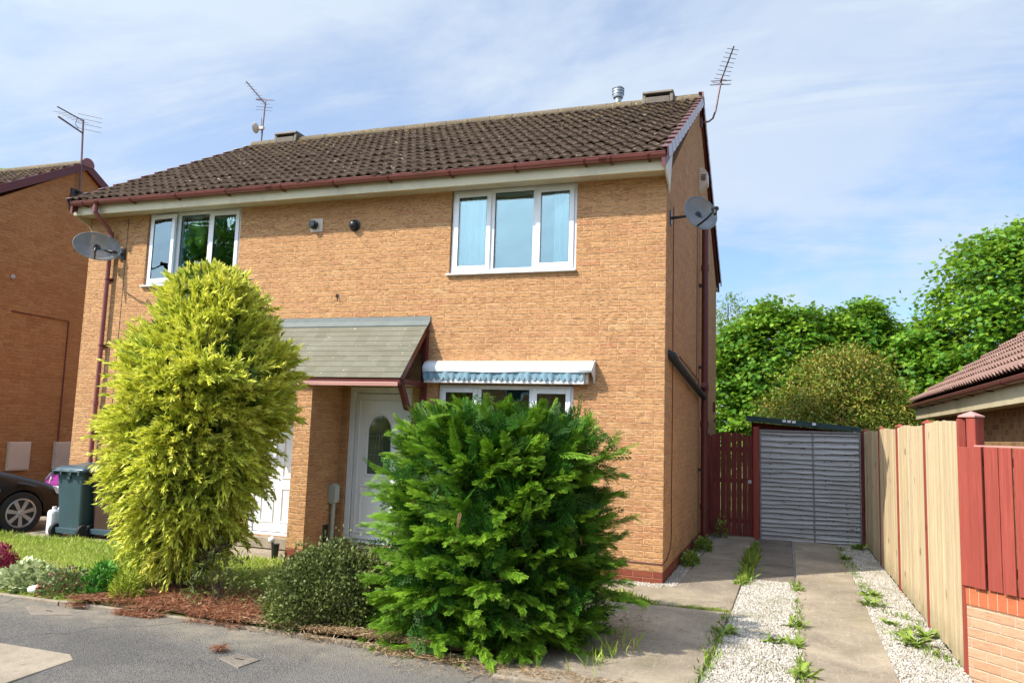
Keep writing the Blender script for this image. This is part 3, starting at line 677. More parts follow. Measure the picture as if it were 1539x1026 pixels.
# ---- flue terminals on the wall
fl = MB(); fl.box(-5.09, -4.885, -.012, -.001, 4.48, 4.675); flo = fl.build('flue_plate', M['cream_box'], H, bevel=.006)
Mf = Matrix.Rotation(math.radians(90), 4, 'X')
f2 = MB(); f2.lathe([(.060, 0), (.060, .04), (.064, .04), (.064, .05), (.045, .055), (.045, .07), (.050, .075), (.050, .09), (.02, .095)], (-5.02, -.01, 4.58), 20, Mf); f2.build('flue_pipe', M['black'], flo, smooth=True)
f3 = MB(); f3.lathe([(.085, 0), (.085, .012), (.060, .02), (.060, .04), (.064, .045), (.064, .06), (.05, .085), (.015, .10)], (-4.36, -.001, 4.54), 20, Mf); f3.build('wall_flue', M['black'], H, smooth=True)
# ---- roof flue and ridge ventilators
f4 = MB(); f4.lathe([(.072, -.45), (.072, .0)], (-1.50, 4.2, 7.80), 20); fl4 = f4.build('roof_flue', M['maroon_dark'], H, smooth=True)
f5 = MB(); f5.lathe([(.062, 0), (.062, .10), (.09, .10), (.10, .135), (.10, .16), (.112, .165), (.112, .185), (.098, .19), (.098, .215), (.112, .22), (.112, .245), (.098, .25), (.098, .265), (.115, .27), (.09, .30), (.01, .305)], (-1.50, 4.2, 7.80), 24)
f5.build('flue_terminal', M['steel'], fl4, smooth=True)
def ridge_vent(x):
    v_ = MB(); a, b_ = x - .27, x + .27
    v_.prism([(3.70, 7.52), (4.10, 7.52), (4.06, 7.735), (3.74, 7.735)], 'x', a, a + .06); v_.prism([(3.70, 7.52), (4.10, 7.52), (4.06, 7.735), (3.74, 7.735)], 'x', b_ - .06, b_)
    v_.prism([(3.70, 7.70), (4.10, 7.70), (4.07, 7.75), (3.73, 7.75)], 'x', a + .002, b_ - .002); v_.box(a + .06, b_ - .06, 3.71, 4.09, 7.52, 7.635)
    vo_ = v_.build('ridge_vent', M['ridge_grey'], H, bevel=.012); k_ = MB(); k_.box(a + .062, b_ - .062, 3.80, 4.0, 7.636, 7.699); k_.build('vent_mesh', M['rubber'], vo_)
ridge_vent(-.70); ridge_vent(-8.38)
# ================================================================== aerials and dishes (fixed to the houses)
def dish(name, c, fdir, a, b_, wallpts, label, roll=0.0):
    R_ = empty(name, c, label, 'satellite dish')
    c = Vector(c); fd = Vector(fdir).normalized(); z = Vector((0, 0, 1)); xs_ = fd.cross(z).normalized(); up = xs_.cross(fd).normalized()
    if roll: xs_, up = xs_ * math.cos(roll) + up * math.sin(roll), -xs_ * math.sin(roll) + up * math.cos(roll)
    mb = MB(); nr, na = 8, 40; vs = [c - fd * .055]; fs = []
    for i in range(1, nr + 1):
        for k in range(na):
            q = i / nr; an = 2 * PI * k / na
            vs.append(c + xs_ * a * q * math.cos(an) + up * b_ * q * math.sin(an) + fd * (.055 * q * q - .055))
    for k in range(na): fs.append((0, 1 + k, 1 + (k + 1) % na))
    for i in range(nr - 1):
        for k in range(na): p0 = 1 + i * na + k; p1 = 1 + i * na + (k + 1) % na; fs.append((p0, p0 + na, p1 + na, p1))
    mb.add(vs, fs); d = mb.build('reflector', M['dish'], R_, smooth=True)
    so_ = d.modifiers.new('t', 'SOLIDIFY'); so_.thickness = .003
    rm = MB(); rm.tube([c + xs_ * a * math.cos(2 * PI * k / na) + up * b_ * math.sin(2 * PI * k / na) for k in range(na + 1)], .007, 6); rm.build('rim', M['dish_rim'], R_)
    lo = c - up * b_ * .92 + fd * -.01; ln = c + fd * .36 - up * b_ * .55
    ar = MB(); ar.tube([lo, lo * .4 + ln * .6 - up * .03, ln], .013, 8); ar.build('feed_arm', M['black'], R_)
    back = (c - ln).normalized(); l_ = MB(); l_.tube([ln - back * .03, ln + back * .035, ln + back * .055], [.028, .034, .03], 14); l_.tube([ln, ln - up * .08 - back * .02], .022, 10); l_.build('receiver', M['black'], R_, smooth=True)
    bk = MB(); bk.tube([c - fd * .05, c - fd * .12], .05, 12); bk.tube([c - fd * .12] + [Vector(p_) for p_ in wallpts], .019, 8)
    w_ = Vector(wallpts[-1])
    if abs(w_.x) < .1: bk.box(w_.x, w_.x + .012, w_.y - .06, w_.y + .06, w_.z - .09, w_.z + .09)
    else: bk.box(w_.x - .06, w_.x + .06, w_.y - .012, w_.y, w_.z - .09, w_.z + .09)
    bk.build('wall_bracket', M['black'], R_, smooth=True)
    bl = MB()
    for sx in (-.045, .045): bl.tube([c + xs_ * sx - fd * .054 - up * .02, c + xs_ * sx - fd * .045 - up * .02], .009, 8)
    each(bl, 'bolt', M['black'], R_)
    return R_
FD = (.74, -.67, .12)
dish('satellite_dish', (.385, .30, 4.515), (.62, -.76, .16), .235, .215, [(.20, .36, 4.50), (.0, .38, 4.49)], 'small grey mesh satellite dish on the shaded gable beside the brown soil pipe', roll=.35)
dish('satellite_dish', (-8.735, -.31, 4.375), FD, .335, .215, [(-8.58, -.16, 4.32), (-8.53, -.02, 4.31)], 'wide grey satellite dish on the sunlit front wall above the brown downpipe', roll=.12)
def yagi(mb, p0, p1, eldir, n, l0, l1, r=.011, er=.004):
    p0 = Vector(p0); p1 = Vector(p1); e = Vector(eldir).normalized(); mb.tube([p0, p1], r, 6)
    for i in range(n):
        q = (i + .3) / n; c = p0.lerp(p1, q); L = l0 + (l1 - l0) * q; mb.tube([c - e * L / 2, c + e * L / 2], er, 5)
a = empty('tv_aerial', (.08, 4.0, 7.2), 'rusty brown television aerial on a bent pole at the roof peak', 'aerial')
m_ = MB(); m_.tube([(.02, 4.0, 7.20), (.15, 4.0, 7.20), (.22, 4.0, 7.25), (.27, 4.0, 7.40), (.31, 4.0, 7.65), (.37, 4.0, 7.98)], .017, 8); m_.box(.0, .04, 3.96, 4.04, 7.12, 7.28); m_.build('mast', M['rusty'], a)
m_ = MB(); yagi(m_, (.33, 4.02, 7.86), (.60, 3.55, 8.30), (1, .55, -.05), 9, .28, .20, .012, .005); m_.build('boom', M['rusty'], a)
m_ = MB(); yagi(m_, (.34, 4.02, 7.84), (.37, 3.98, 7.96), (1, .1, -.03), 2, .36, .34, .01, .008); m_.build('reflector', M['rusty'], a)
a = empty('tv_aerial', (-9.10, 3.92, 7.6), 'dark television aerial above the far roof ridge with a small white dish on its mast', 'aerial')
m_ = MB(); m_.tube([(-9.13, 3.92, 7.45), (-9.09, 3.92, 8.55)], .015, 8); m_.tube([(-9.16, 3.92, 8.2), (-9.15, 3.93, 7.98), (-9.13, 3.93, 7.8)], .008, 5); m_.build('mast', M['rusty'], a)
m_ = MB(); yagi(m_, (-9.09, 3.95, 8.50), (-9.45, 3.70, 8.96), (1, .5, .02), 8, .2, .14, .012, .003); m_.build('boom', M['rusty'], a)
m_ = MB(); m_.tube([(-9.32, 3.90, 8.63), (-8.88, 3.94, 8.575)], [.018, .008], 6); m_.tube([(-9.30, 3.9, 8.47), (-8.91, 3.94, 8.41)], .005, 5); m_.tube([(-9.3, 3.9, 8.40), (-8.91, 3.94, 8.34)], .004, 5); m_.build('dipole', M['rusty'], a)
m_ = MB(); Md = Matrix.Rotation(math.radians(-90), 4, 'Y'); m_.lathe([(.005, .0), (.09, .02), (.115, .045), (.118, .05)], (-9.20, 3.86, 7.97), 18, Md); m_.box(-9.20, -9.07, 3.87, 3.93, 7.94, 8.0); m_.tube([(-9.2, 3.86, 7.97), (-9.29, 3.85, 7.98)], .008, 6); m_.build('small_dish', M['cream_box'], a, smooth=True)
# ================================================================== GROUND
def ground_mat():
    t = NT('rough_grass_ground'); P = t.pos(); c = t.mix(t.noise(P, .5, 6), (.055, .085, .02), (.11, .13, .035)); c = t.mix(t.ramp(t.noise(P, 25, 5, .7), .4, .7), c, (.13, .13, .05))
    t.pbr(c, .95, t.bump(t.noise(P, 50, 4), .02), .1); return t.m
def lawn_mat():
    t = NT('lawn_soil'); P = t.pos(); c = t.mix(t.ramp(t.noise(P, 2.5, 5, .6), .35, .65), (.17, .22, .03), (.33, .32, .09)); c = t.mix(t.ramp(t.noise(P, 60, 4, .7), .4, .7, 0, .7), c, (.10, .10, .03))
    t.pbr(c, .95, t.bump(t.noise(P, 70, 4), .02), .1); return t.m
def asphalt_mat():
    t = NT('worn_asphalt'); P = t.pos()
    v = t.n('ShaderNodeTexVoronoi'); v.inputs['Scale'].default_value = 110; t.l(P, v.inputs['Vector'])
    n1 = t.noise(P, .8, 6, .6); n3 = t.noise(P, 170, 4, .8); n2 = t.noise(P, 6, 5, .6)
    sv = t.sep(v.outputs['Color'])
    c = t.mix(t.ramp(n1, .4, .62), (.125, .115, .105), (.165, .152, .135)); c = t.mix(t.ramp(sv[0], .3, 1, 0, .7), c, (.27, .245, .215)); c = t.mix(t.ramp(sv[1], .6, 1, 0, .8), c, (.05, .047, .045))
    c = t.mix(t.ramp(n2, .5, .75, 0, .5), c, (.20, .18, .145)); c = t.mix(t.ramp(n3, .58, .7, 0, .6), c, (.40, .37, .32))
    yy = t.sep(P)[1]; gt_ = t.math('MULTIPLY', t.ramp(t.math('ADD', yy, t.math('MULTIPLY', t.noise(P, 2.2, 5, .7), .5)), -4.05, -3.60, 0, 1), t.ramp(n2, .35, .65, .2, .9)); c = t.mix(gt_, c, (.33, .275, .20)); c = t.mix(t.ramp(t.noise(P, .35, 4, .6), .50, .58, 0, .35), c, (.075, .07, .066)); c = t.mix(t.ramp(t.noise(P, 2.6, 3, .5), .68, .74, 0, .45), c, (.06, .056, .052))
    # patch repairs with slightly different tone
    x, y, z = t.sep(P)[0:3]
    pt = t.math('MULTIPLY', t.ramp(t.math('ADD', x, t.math('MULTIPLY', t.noise(P, 3, 3), .10)), -1.98, -1.96, 0, 1), .35); c = t.mix(pt, c, (.21, .19, .16))
    vv = t.n('ShaderNodeTexVoronoi', feature='DISTANCE_TO_EDGE'); vv.inputs['Scale'].default_value = .27
    ns = t.n('ShaderNodeTexNoise'); t.l(P, ns.inputs['Vector']); ns.inputs['Scale'].default_value = 2.5; ns.inputs['Detail'].default_value = 5; ad = t.n('ShaderNodeVectorMath', operation='MULTIPLY_ADD'); t.l(ns.outputs['Color'], ad.inputs[0]); ad.inputs[1].default_value = (.3, .3, 0); t.l(P, ad.inputs[2]); t.l(ad.outputs[0], vv.inputs['Vector'])
    c = t.mix(t.ramp(vv.outputs['Distance'], .001, .004, .6, 0), c, (.05, .047, .042))
    hgt = t.math('SUBTRACT', t.math('ADD', n3, t.math('MULTIPLY', v.outputs['Distance'], 1.2)), t.ramp(vv.outputs['Distance'], .0, .004, 1.0, 0))
    t.pbr(c, .88, t.bump(hgt, .007), .3); return t.m
M['ground'] = ground_mat(); M['lawn'] = lawn_mat(); M['asphalt'] = asphalt_mat()
def soil_mat():
    t = NT('bare_soil'); P = t.pos(); c = t.mix(t.ramp(t.noise(P, 5, 5, .7), .35, .65), (.11, .065, .035), (.25, .17, .10)); c = t.mix(t.ramp(t.noise(P, 70, 4, .7), .5, .7, 0, .7), c, (.36, .24, .14)); c = t.mix(t.ramp(t.noise(P, 1.5, 3), .5, .6, 0, .5), c, (.17, .055, .025))
    t.pbr(c, .95, t.bump(t.noise(P, 60, 5, .7), .03), .1); return t.m
M['soil'] = soil_mat()
def grit_mat():
    t = NT('gravel_bed'); P = t.pos(); c = t.mix(t.noise(P, 90, 4, .7), (.20, .18, .145), (.50, .47, .42)); t.pbr(c, .9, t.bump(t.noise(P, 90, 3), .02), .2); return t.m
M['grit'] = grit_mat()
def struct(name, mb, mat, bevel=0): return tag(mb.build(name, mat, None, bevel=bevel), kind='structure')
g = MB(); g.quad((-250, -250, -.09), (250, -250, -.09), (250, 250, -.09), (-250, 250, -.09)); struct('ground', g, M['ground'])
g = MB(); g.box(-60, 60, -14.0, -7.2, -.2, -.075); struct('road', g, M['asphalt'])
g = MB(); g.box(-60, 60, -7.2, -7.05, -.3, .0); struct('kerb', g, M['flag'], .01)
# footpath with an uneven, frost-lifted surface
nx, nyy = 170, 36; xs = np.linspace(-16, 6, nx); ys_ = np.linspace(-7.05, -3.70, nyy); vs = []
rs = np.random.RandomState(3); ph = rs.rand(6) * 6
def pav_h(x, y): return -.010 + .011 * math.sin(x * .9 + ph[0]) * math.sin(y * 1.3 + ph[1]) + .007 * math.sin(x * 2.3 + ph[2] + y) + .004 * math.sin(x * 5.1 + ph[3]) * math.sin(y * 4 + ph[4])
def pav_edge(x): return -3.70 + .05 * math.sin(x * 1.7 + .4) + .03 * math.sin(x * 4.3) + .02 * math.sin(x * 11 + 1)
g = MB(); V_ = []
for j, y in enumerate(ys_):
    for x in xs:
        yy = y if j < nyy - 3 else y + (pav_edge(x) + 3.70) * (j - nyy + 4) / 3
        V_.append((x, yy, pav_h(x, yy)))
g.add(V_, [(j * nx + i, j * nx + i + 1, (j + 1) * nx + i + 1, (j + 1) * nx + i) for j in range(nyy - 1) for i in range(nx - 1)])
o = struct('footpath', g, M['asphalt']); o.data.polygons.foreach_set('use_smooth', [True] * len(o.data.polygons))
g = MB(); g.box(-60, -15.9, -7.05, -3.7, -.2, -.01); g.box(5.9, 60, -7.05, -3.7, -.2, -.01); struct('footpath', g, M['asphalt'])
# concrete crossing let into the path
g = MB(); g.add([(x, y, z) for z in (-.1, .004) for x, y in ((-16, -4.80), (-9, -4.84), (-5.2, -4.83), (-4.3, -4.86), (-3.60, -4.86), (-3.47, -4.95), (-3.42, -5.6), (-3.42, -7.05), (-16, -7.05))], [tuple(range(9)), tuple(range(17, 8, -1))] + [(i, (i + 1) % 9, 9 + (i + 1) % 9, 9 + i) for i in range(9)])
M['concrete_pale'] = concrete('pale_crossing_concrete', (.40, .33, .245), (.30, .245, .18), 1.2, cracks=False)
struct('dropped_crossing', g, M['concrete_pale'], .008)
g = MB(); rs2 = random.Random(4)
x = -15.0
while x < -.55:   # thin edging kerb, sections slightly out of line
    L = .90; dz = rs2.uniform(-.006, .012); dy = rs2.uniform(-.012, .012)
    g.box(x + .004, x + L - .004, -3.665 + dy, -3.615 + dy, -.1, .002 + dz); x += L
tag(g.build('edging_kerb', M['concrete_pale'], None, bevel=.008), kind='structure')
g = MB(); n_ = 60
lx = np.linspace(-16, -2.2, 90); ly = np.linspace(-3.62, -.80, 24); V_ = []
for y in ly:
    for x in lx: V_.append((x, y, .004 + .03 * math.sin((y + 3.62) / 2.82 * PI) + .012 * math.sin(x * 1.9) * math.sin(y * 2.3 + 1)))
g.add(V_, [(j * 90 + i, j * 90 + i + 1, (j + 1) * 90 + i + 1, (j + 1) * 90 + i) for j in range(23) for i in range(89)]); struct('lawn', g, M['lawn'])
g = MB(); bx = np.linspace(-4.9, -.55, 50); V_ = []
for x in bx:
    for k, y in enumerate(np.linspace(-3.62, -2.5 + .12 * math.sin(x * 3), 12)): V_.append((x, y, .028 + .022 * math.sin(k / 11 * PI) + .01 * math.sin(x * 6 + k) - (.03 if k == 11 else 0)))
g.add(V_, [(i * 12 + k, i * 12 + k + 1, (i + 1) * 12 + k + 1, (i + 1) * 12 + k) for i in range(49) for k in range(11)]); struct('soil_bed', g, M['soil'])
g = MB(); g.box(-9.25, -.55, -.85, -.02, -.1, .006); struct('path', g, M['concrete'], .008)
g = MB(); g.box(-13.9, -9.3, -.8, 12, -.15, -.05); struct('neighbour_drive', g, M['concrete'])
g = MB(); g.box(-.55, 2.66, -3.95, 8, -.12, -.012); struct('gravel_base', g, M['grit'])
# concrete drive: two tracks and a cross path
def slab(pts, z=.012, nm='driveway', m='concrete'):
    g_ = MB(); n = len(pts); g_.add([(x, y, zz) for zz in (-.1, z) for x, y in pts], [tuple(range(n)), tuple(range(2 * n - 1, n - 1, -1))] + [(i, (i + 1) % n, n + (i + 1) % n, n + i) for i in range(n)])
    return struct(nm, g_, M[m], .007)
slab([(-.62, -4.02), (.73, -4.02), (.83, -1.14), (-.62, -1.14)])
slab([(-.62, -1.10), (.835, -1.04), (.855, .95), (.86, 2.9), (.86, 5.35), (.22, 5.35), (.20, 1.4), (.12, .1), (-.55, -.22)], .017)
slab([(1.47, -4.02), (2.12, -4.02), (2.15, -.50), (1.475, -.50)]); slab([(1.475, -.485), (2.15, -.485), (2.17, 2.4), (1.49, 2.4)], .016); slab([(1.49, 2.415), (2.17, 2.415), (2.20, 5.3), (1.50, 5.3)], .010)
for k, (a, b_) in enumerate(((.98, 1.5), (1.53, 2.15), (2.18, 2.9), (2.93, 3.6), (3.63, 4.4), (4.43, 5.25))): slab([(.94, a), (1.46, a + .01), (1.47, b_), (.93, b_ - .01)], .006 + .005 * (k % 3), 'paving_slab', 'flag')
# ================================================================== SERVICE COVERS
def cover(loc, pts, label):
    r_ = empty('access_cover', loc, label, 'cover'); z = pav_h(loc[0], loc[1]) - .006
    a = MB(); n = len(pts); a.add([(x, y, zz) for zz in (z - .06, z + .002) for x, y in pts], [tuple(range(n)), tuple(range(2 * n - 1, n - 1, -1))] + [(i, (i + 1) % n, n + (i + 1) % n, n + i) for i in range(n)])
    a.build('frame', M['rubber'], r_); cx = sum(p_[0] for p_ in pts) / n; cy = sum(p_[1] for p_ in pts) / n
    q = [(cx + (x - cx) * .93, cy + (y - cy) * .93) for x, y in pts]; b_ = MB(); b_.add([(x, y, zz) for zz in (z, z + .012) for x, y in q], [tuple(range(n)), tuple(range(2 * n - 1, n - 1, -1))] + [(i, (i + 1) % n, n + (i + 1) % n, n + i) for i in range(n)])
    b_.build('lid', M['cover'], r_, bevel=.004); k = MB(); k.box(cx - .035, cx + .035, cy + .0, cy + .014, z + .0125, z + .0145); k.build('keyhole', M['rubber'], r_)
M['cover'] = concrete('iron_cover', (.30, .25, .20), (.19, .155, .125), 2, cracks=False)
cover((-2.5, -4.4, 0), [(-2.66, -4.42), (-2.36, -4.56), (-2.34, -4.31), (-2.60, -4.25)], 'small brownish metal cover in the asphalt nearest the low grey-green shrub')
cover((-4.85, -3.98, 0), [(-5.22, -3.92), (-4.90, -4.12), (-4.55, -3.95), (-4.85, -3.82)], 'dark sunken square cover in the asphalt by the flower border')
# ================================================================== FENCES, GATE, SHED
def wood(name, base, darkc, axis='z', sc=1.0, rough=.75, knots=True, perboard=None):
    t = NT(name); P = t.pos(); s = {'z': (38, 38, 1.6), 'x': (1.6, 38, 42)}[axis]; v = t.scaled(P, *[q * sc for q in s])
    n1 = t.noise(v, 1.0, 6, .65, dist=.8); n2 = t.noise(P, 1.7, 4); n3 = t.noise(t.scaled(v, 3, 3, 3), 1, 3)
    c = t.mix(t.ramp(n1, .35, .68), darkc, base); c = t.mix(t.ramp(n3, .5, .8, 0, .5), c, dark(darkc, .7)); c = t.mix(t.ramp(n2, .4, .7, 0, .4), c, dark(base, .72))
    if perboard:
        x, y, z = t.sep(P)[0:3]; wn = t.n('ShaderNodeTexWhiteNoise', noise_dimensions='1D'); ax = {'x': x, 'y': y, 'z': z}[perboard[0]]
        t.l(t.math('FLOOR', t.math('DIVIDE', ax, perboard[1])), wn.inputs['W']); c = t.mix(t.math('MULTIPLY', wn.outputs['Value'], perboard[2]), c, dark(darkc, .8))
    if name == 'new_timber':
        zz_ = t.sep(P)[2]; c = t.mix(t.math('MULTIPLY', t.ramp(zz_, .0, .30, 1, 0), t.ramp(t.noise(P, 9, 4), .3, .7, .2, .9)), c, (.22, .19, .10)); c = t.mix(t.ramp(t.noise(t.scaled(P, 9, 9, .9), 1, 5, .6), .52, .70, 0, .45), c, (.40, .33, .22))
    if knots:
        vo = t.n('ShaderNodeTexVoronoi'); vo.inputs['Scale'].default_value = 1; t.l(t.scaled(P, *[{'z': (5, 5, 2.2), 'x': (2.6, 5, 8)}[axis][i] for i in range(3)]), vo.inputs['Vector'])
        c = t.mix(t.ramp(vo.outputs['Distance'], .07, .12, .85, 0), c, dark(darkc, .35))
    t.pbr(c, rough, t.bump(t.math('ADD', n1, t.math('MULTIPLY', n3, .5)), .004), .3); return t.m
M['timber'] = wood('new_timber', (.76, .63, .42), (.58, .44, .25), perboard=('y', .0575, .75))
M['redwood'] = wood('red_stained_wood', (.38, .078, .052), (.25, .045, .03), perboard=('x', .075, .3))
M['gatewood'] = wood('dark_red_gate_wood', (.24, .05, .038), (.12, .022, .017), perboard=('x', .1, .35))
M['greywood'] = wood('grey_lap_wood', (.62, .62, .60), (.34, .33, .32), axis='x', perboard=('z', .071, .25))
M['greybatten'] = simple('weathered_batten', (.22, .21, .20), .8, .2, 6)
fn = empty('slatted_fence', (2.65, 1.4, 0), 'tall pale new timber fence of narrow upright slats with red posts along the drive', 'fence')
posts = [5.30, 3.02, 1.13, -.84, -2.40]; rs = random.Random(9)
for i in range(4):
    y1, y0 = posts[i] - .028, posts[i + 1] + .028; mb = MB(); y = y0 + .002; ph_ = rs.uniform(0, 6)
    while y < y1 - .006:
        w_ = min(rs.choice((.045, .055, .062, .075, .09)), y1 - y); dx = rs.uniform(-.011, .008)
        zt = 1.925 + .012 * math.sin(y * 3.1) + rs.uniform(-.004, .006) - .012 * (y / 5)
        mb.box(2.652 + dx, 2.672 + dx, y + .0026, y + w_ - .0026, .02 + rs.uniform(-.01, .01), zt); y += w_
    mb.build('slat_panel', M['timber'], fn)
    r_ = MB()
    for z in (.35, 1.05, 1.7): r_.box(2.682, 2.72, y0 + .03, y1 - .03, z, z + .07)
    each(r_, 'rail', M['redwood'], fn)
for k, y in enumerate(posts[:-1]):
    p_ = MB(); hw = .026; p_.box(2.634, 2.70, y - hw, y + hw, -.05, 1.925 if k in (0, 2) else 1.93)
    p_.add([(2.622, y - hw - .014, 1.935), (2.735, y - hw - .014, 1.935), (2.735, y + hw + .04, 1.935), (2.622, y + hw + .04, 1.935), (2.68, y + .01, 1.975)], [(0, 3, 2, 1), (0, 1, 4), (1, 2, 4), (2, 3, 4), (3, 0, 4)])
    p_.build('post', M['redwood'], fn)
# corner post pair
cpn = empty('gate_post', (2.72, -2.42, 0), 'red-stained corner post with a pointed cap where the slatted fence meets the brick wall', 'post')
dv = Vector((.66, -.75, 0)).normalized(); nv = Vector((-.75, -.66, 0)).normalized()
def obox(mb, o, a0, a1, b0, b1, z0, z1):
    """box in the frame of the angled wall: a along dv, b towards nv (the street side)"""
    mb.add([Vector(o) + dv * a + nv * b_ + Vector((0, 0, z)) for z in (z0, z1) for b_ in (b0, b1) for a in (a0, a1)], [(0, 2, 3, 1), (4, 5, 7, 6), (0, 1, 5, 4), (2, 6, 7, 3), (0, 4, 6, 2), (1, 3, 7, 5)])
O = Vector((2.655, -2.40, 0))
p_ = MB(); p_.box(2.645, 2.70, -2.414, -2.362, -.05, 1.94); p_.build('post', M['redwood'], cpn, bevel=.004)
p_ = MB(); obox(p_, O, .062, .140, -.10, .0, .66, 1.95); p_.build('post', M['redwood'], cpn, bevel=.004)
p_ = MB(); z = 1.952; q = [O + dv * a + nv * b_ for a, b_ in ((.0, .010), (.146, .010), (.146, -.106), (.0, -.106))]
p_.add([(*v.xy, z) for v in q] + [(*v.xy, z + .012) for v in q] + [(*(O + dv * .073 + nv * -.05).xy, z + .05)], [(3, 2, 1, 0), (0, 1, 5, 4), (1, 2, 6, 5), (2, 3, 7, 6), (3, 0, 4, 7), (4, 5, 8), (5, 6, 8), (6, 7, 8), (7, 4, 8)]); p_.build('post_cap', M['maroon_pale'], cpn)
lw = empty('brick_garden_wall', (O.x, O.y, 0), 'low pale brick wall with an orange soldier-course top under the red boards', 'wall')
b_ = MB(); obox(b_, O, .01, 3.2, -.20, .0, -.2, .515); b_.build('brickwork', M['brick_low'], lw)
b_ = MB(); obox(b_, O, .008, 3.2, -.203, .003, .518, .655); b_.build('coping', M['brick_soldier'], lw, bevel=.004)
rf_ = empty('boarded_fence', (O.x, O.y, .66), 'red-stained board fence standing on the low brick wall', 'fence')
a = -.005; k = 0; bd = MB()
while a < 3.1:
    w_ = (.105, .098, .112, .10, .108)[k % 5]; f_ = (k % 2) * .012
    obox(bd, O, a, a + w_, .004 + f_, .022 + f_, .66, 1.72 + rs.uniform(-.004, .004) - (0 if k else -.0)); a += w_ + (.014 if k % 3 else .006); k += 1
bd.build('board', M['redwood'], rf_, bevel=.003)
r_ = MB()
for z in (.78, 1.58): obox(r_, O, .19, 3.1, -.03, .0, z, z + .07)
each(r_, 'rail', M['maroon_dark'], rf_)
t_ = MB(); obox(t_, O, .14, 3.1, -.03, .02, 1.725, 1.737); t_.build('capping', M['maroon_pale'], rf_)
# garden gate
gt = empty('garden_gate', (.46, 5.2, 0), 'dark red arched wooden gate with daylight showing between its boards', 'gate')
x = .095; k = 0; bd = MB()
while x < .80:
    w_ = .086; xc = x + w_ / 2; zt = 1.72 + .12 * math.sqrt(max(0, 1 - ((xc - .46) / .40) ** 2))
    zt2 = 1.72 + .12 * math.sqrt(max(0, 1 - ((x - .46) / .40) ** 2)); zt3 = 1.72 + .12 * math.sqrt(max(0, 1 - ((min(x + w_, .86) - .46) / .40) ** 2))
    bd.add([(x, 5.19, .04), (x + w_, 5.19, .04), (x + w_, 5.19, zt3), (x, 5.19, zt2), (x, 5.208, .04), (x + w_, 5.208, .04), (x + w_, 5.208, zt3), (x, 5.208, zt2)], [(0, 1, 2, 3), (7, 6, 5, 4), (0, 4, 5, 1), (3, 2, 6, 7), (0, 3, 7, 4), (1, 5, 6, 2)])
    x += w_ + (.004, .009, .003, .010, .005, .011, .004)[k % 7]; k += 1
bd.build('board', M['gatewood'], gt)
r_ = MB()
for z in (.25, .95, 1.5): r_.box(.095, .82, 5.209, 5.24, z, z + .08)
each(r_, 'rail', M['gatewood'], gt); h = MB(); h.tube([(.775, 5.19, .98), (.775, 5.15, .98)], .022, 12); h.tube([(.775, 5.192, .98), (.775, 5.185, .98)], .034, 14); h.build('handle', M['steel'], gt, smooth=True)
gp = MB(); gp.box(.835, .935, 5.15, 5.25, -.05, 1.95); tag(gp.build('gate_post', M['redwood'], None, bevel=.006), 'faded red square post between the arched gate and the grey panel', 'post')
gp2 = MB(); gp2.box(.012, .085, 5.17, 5.24, -.05, 1.80); tag(gp2.build('gate_post', M['gatewood'], None, bevel=.006), 'slim dark red post against the gable wall behind the soil pipe', 'post')
gp2 = MB(); gp2.box(2.585, 2.63, 5.17, 5.24, -.05, 1.93); tag(gp2.build('fence_post', M['gatewood'], None, bevel=.006), 'thin dark red post where the grey panel meets the slatted fence', 'post')
# grey waney-lap panel
lp = empty('lap_panel', (1.77, 5.2, 0), 'weathered blue-grey overlapping board panel closing the drive in front of the shed', 'fence')
bd = MB(); z = .03; k = 0; rs = random.Random(21)
zs = []
while z < 1.86:
    h_ = .076 + .03 * max(0, (z - .9)) + rs.uniform(-.006, .008); zs.append((z, min(h_, 1.90 - z))); z += h_
for (z, h_) in zs:
    n_ = 26; a0 = rs.uniform(0, 6); am = rs.uniform(.005, .013); f1 = rs.uniform(2, 5); tl = rs.uniform(-.012, .012)
    xs_ = np.linspace(.965, 2.565, n_); vs = []
    for x in xs_:
        zb = z - .018 + am * math.sin(x * f1 + a0) + .003 * math.sin(x * 13 + a0) + tl * (x - 1.77); 
        vs += [(x, 5.150, zb), (x, 5.205, z + h_ + .003 + tl * (x - 1.77)), (x, 5.164, zb)]
    bd.add(vs, [(3 * i, 3 * i + 3, 3 * i + 4, 3 * i + 1) for i in range(n_ - 1)] + [(3 * i + 2, 3 * i + 1, 3 * i + 4, 3 * i + 5) for i in range(n_ - 1)] + [(3 * i, 3 * i + 2, 3 * i + 5, 3 * i + 3) for i in range(n_ - 1)])
bd.build('lap_board', M['greywood'], lp, fix=False)
bt = MB(); bt.box(.943, .972, 5.148, 5.21, .0, 1.90); bt.box(2.556, 2.584, 5.148, 5.21, .0, 1.90); bt.box(.944, 2.583, 5.146, 5.21, 1.875, 1.905); bt.add([(1.825, 5.150, 0), (1.855, 5.150, 0), (1.835, 5.150, 1.875), (1.808, 5.150, 1.875), (1.825, 5.21, 0), (1.855, 5.21, 0), (1.835, 5.21, 1.875), (1.808, 5.21, 1.875)], [(0, 1, 2, 3), (7, 6, 5, 4), (0, 4, 5, 1), (1, 5, 6, 2), (2, 6, 7, 3), (3, 7, 4, 0)])
bt.build('batten', M['greybatten'], lp)
nl = MB()
for (z, h_) in zs:
    for cx in (1.13, 1.32, 1.61, 1.64, 2.02, 2.13, 2.36, 2.50):
        if rs.random() < .75: x = cx + rs.uniform(-.02, .02); zz = z + h_ * rs.uniform(.3, .8); r0 = rs.uniform(.005, .011); nl.tube([(x, 5.146 + (zz - z) * .55, zz), (x, 5.19, zz)], r0, 7)
nl.build('knot', M['rubber'], lp)
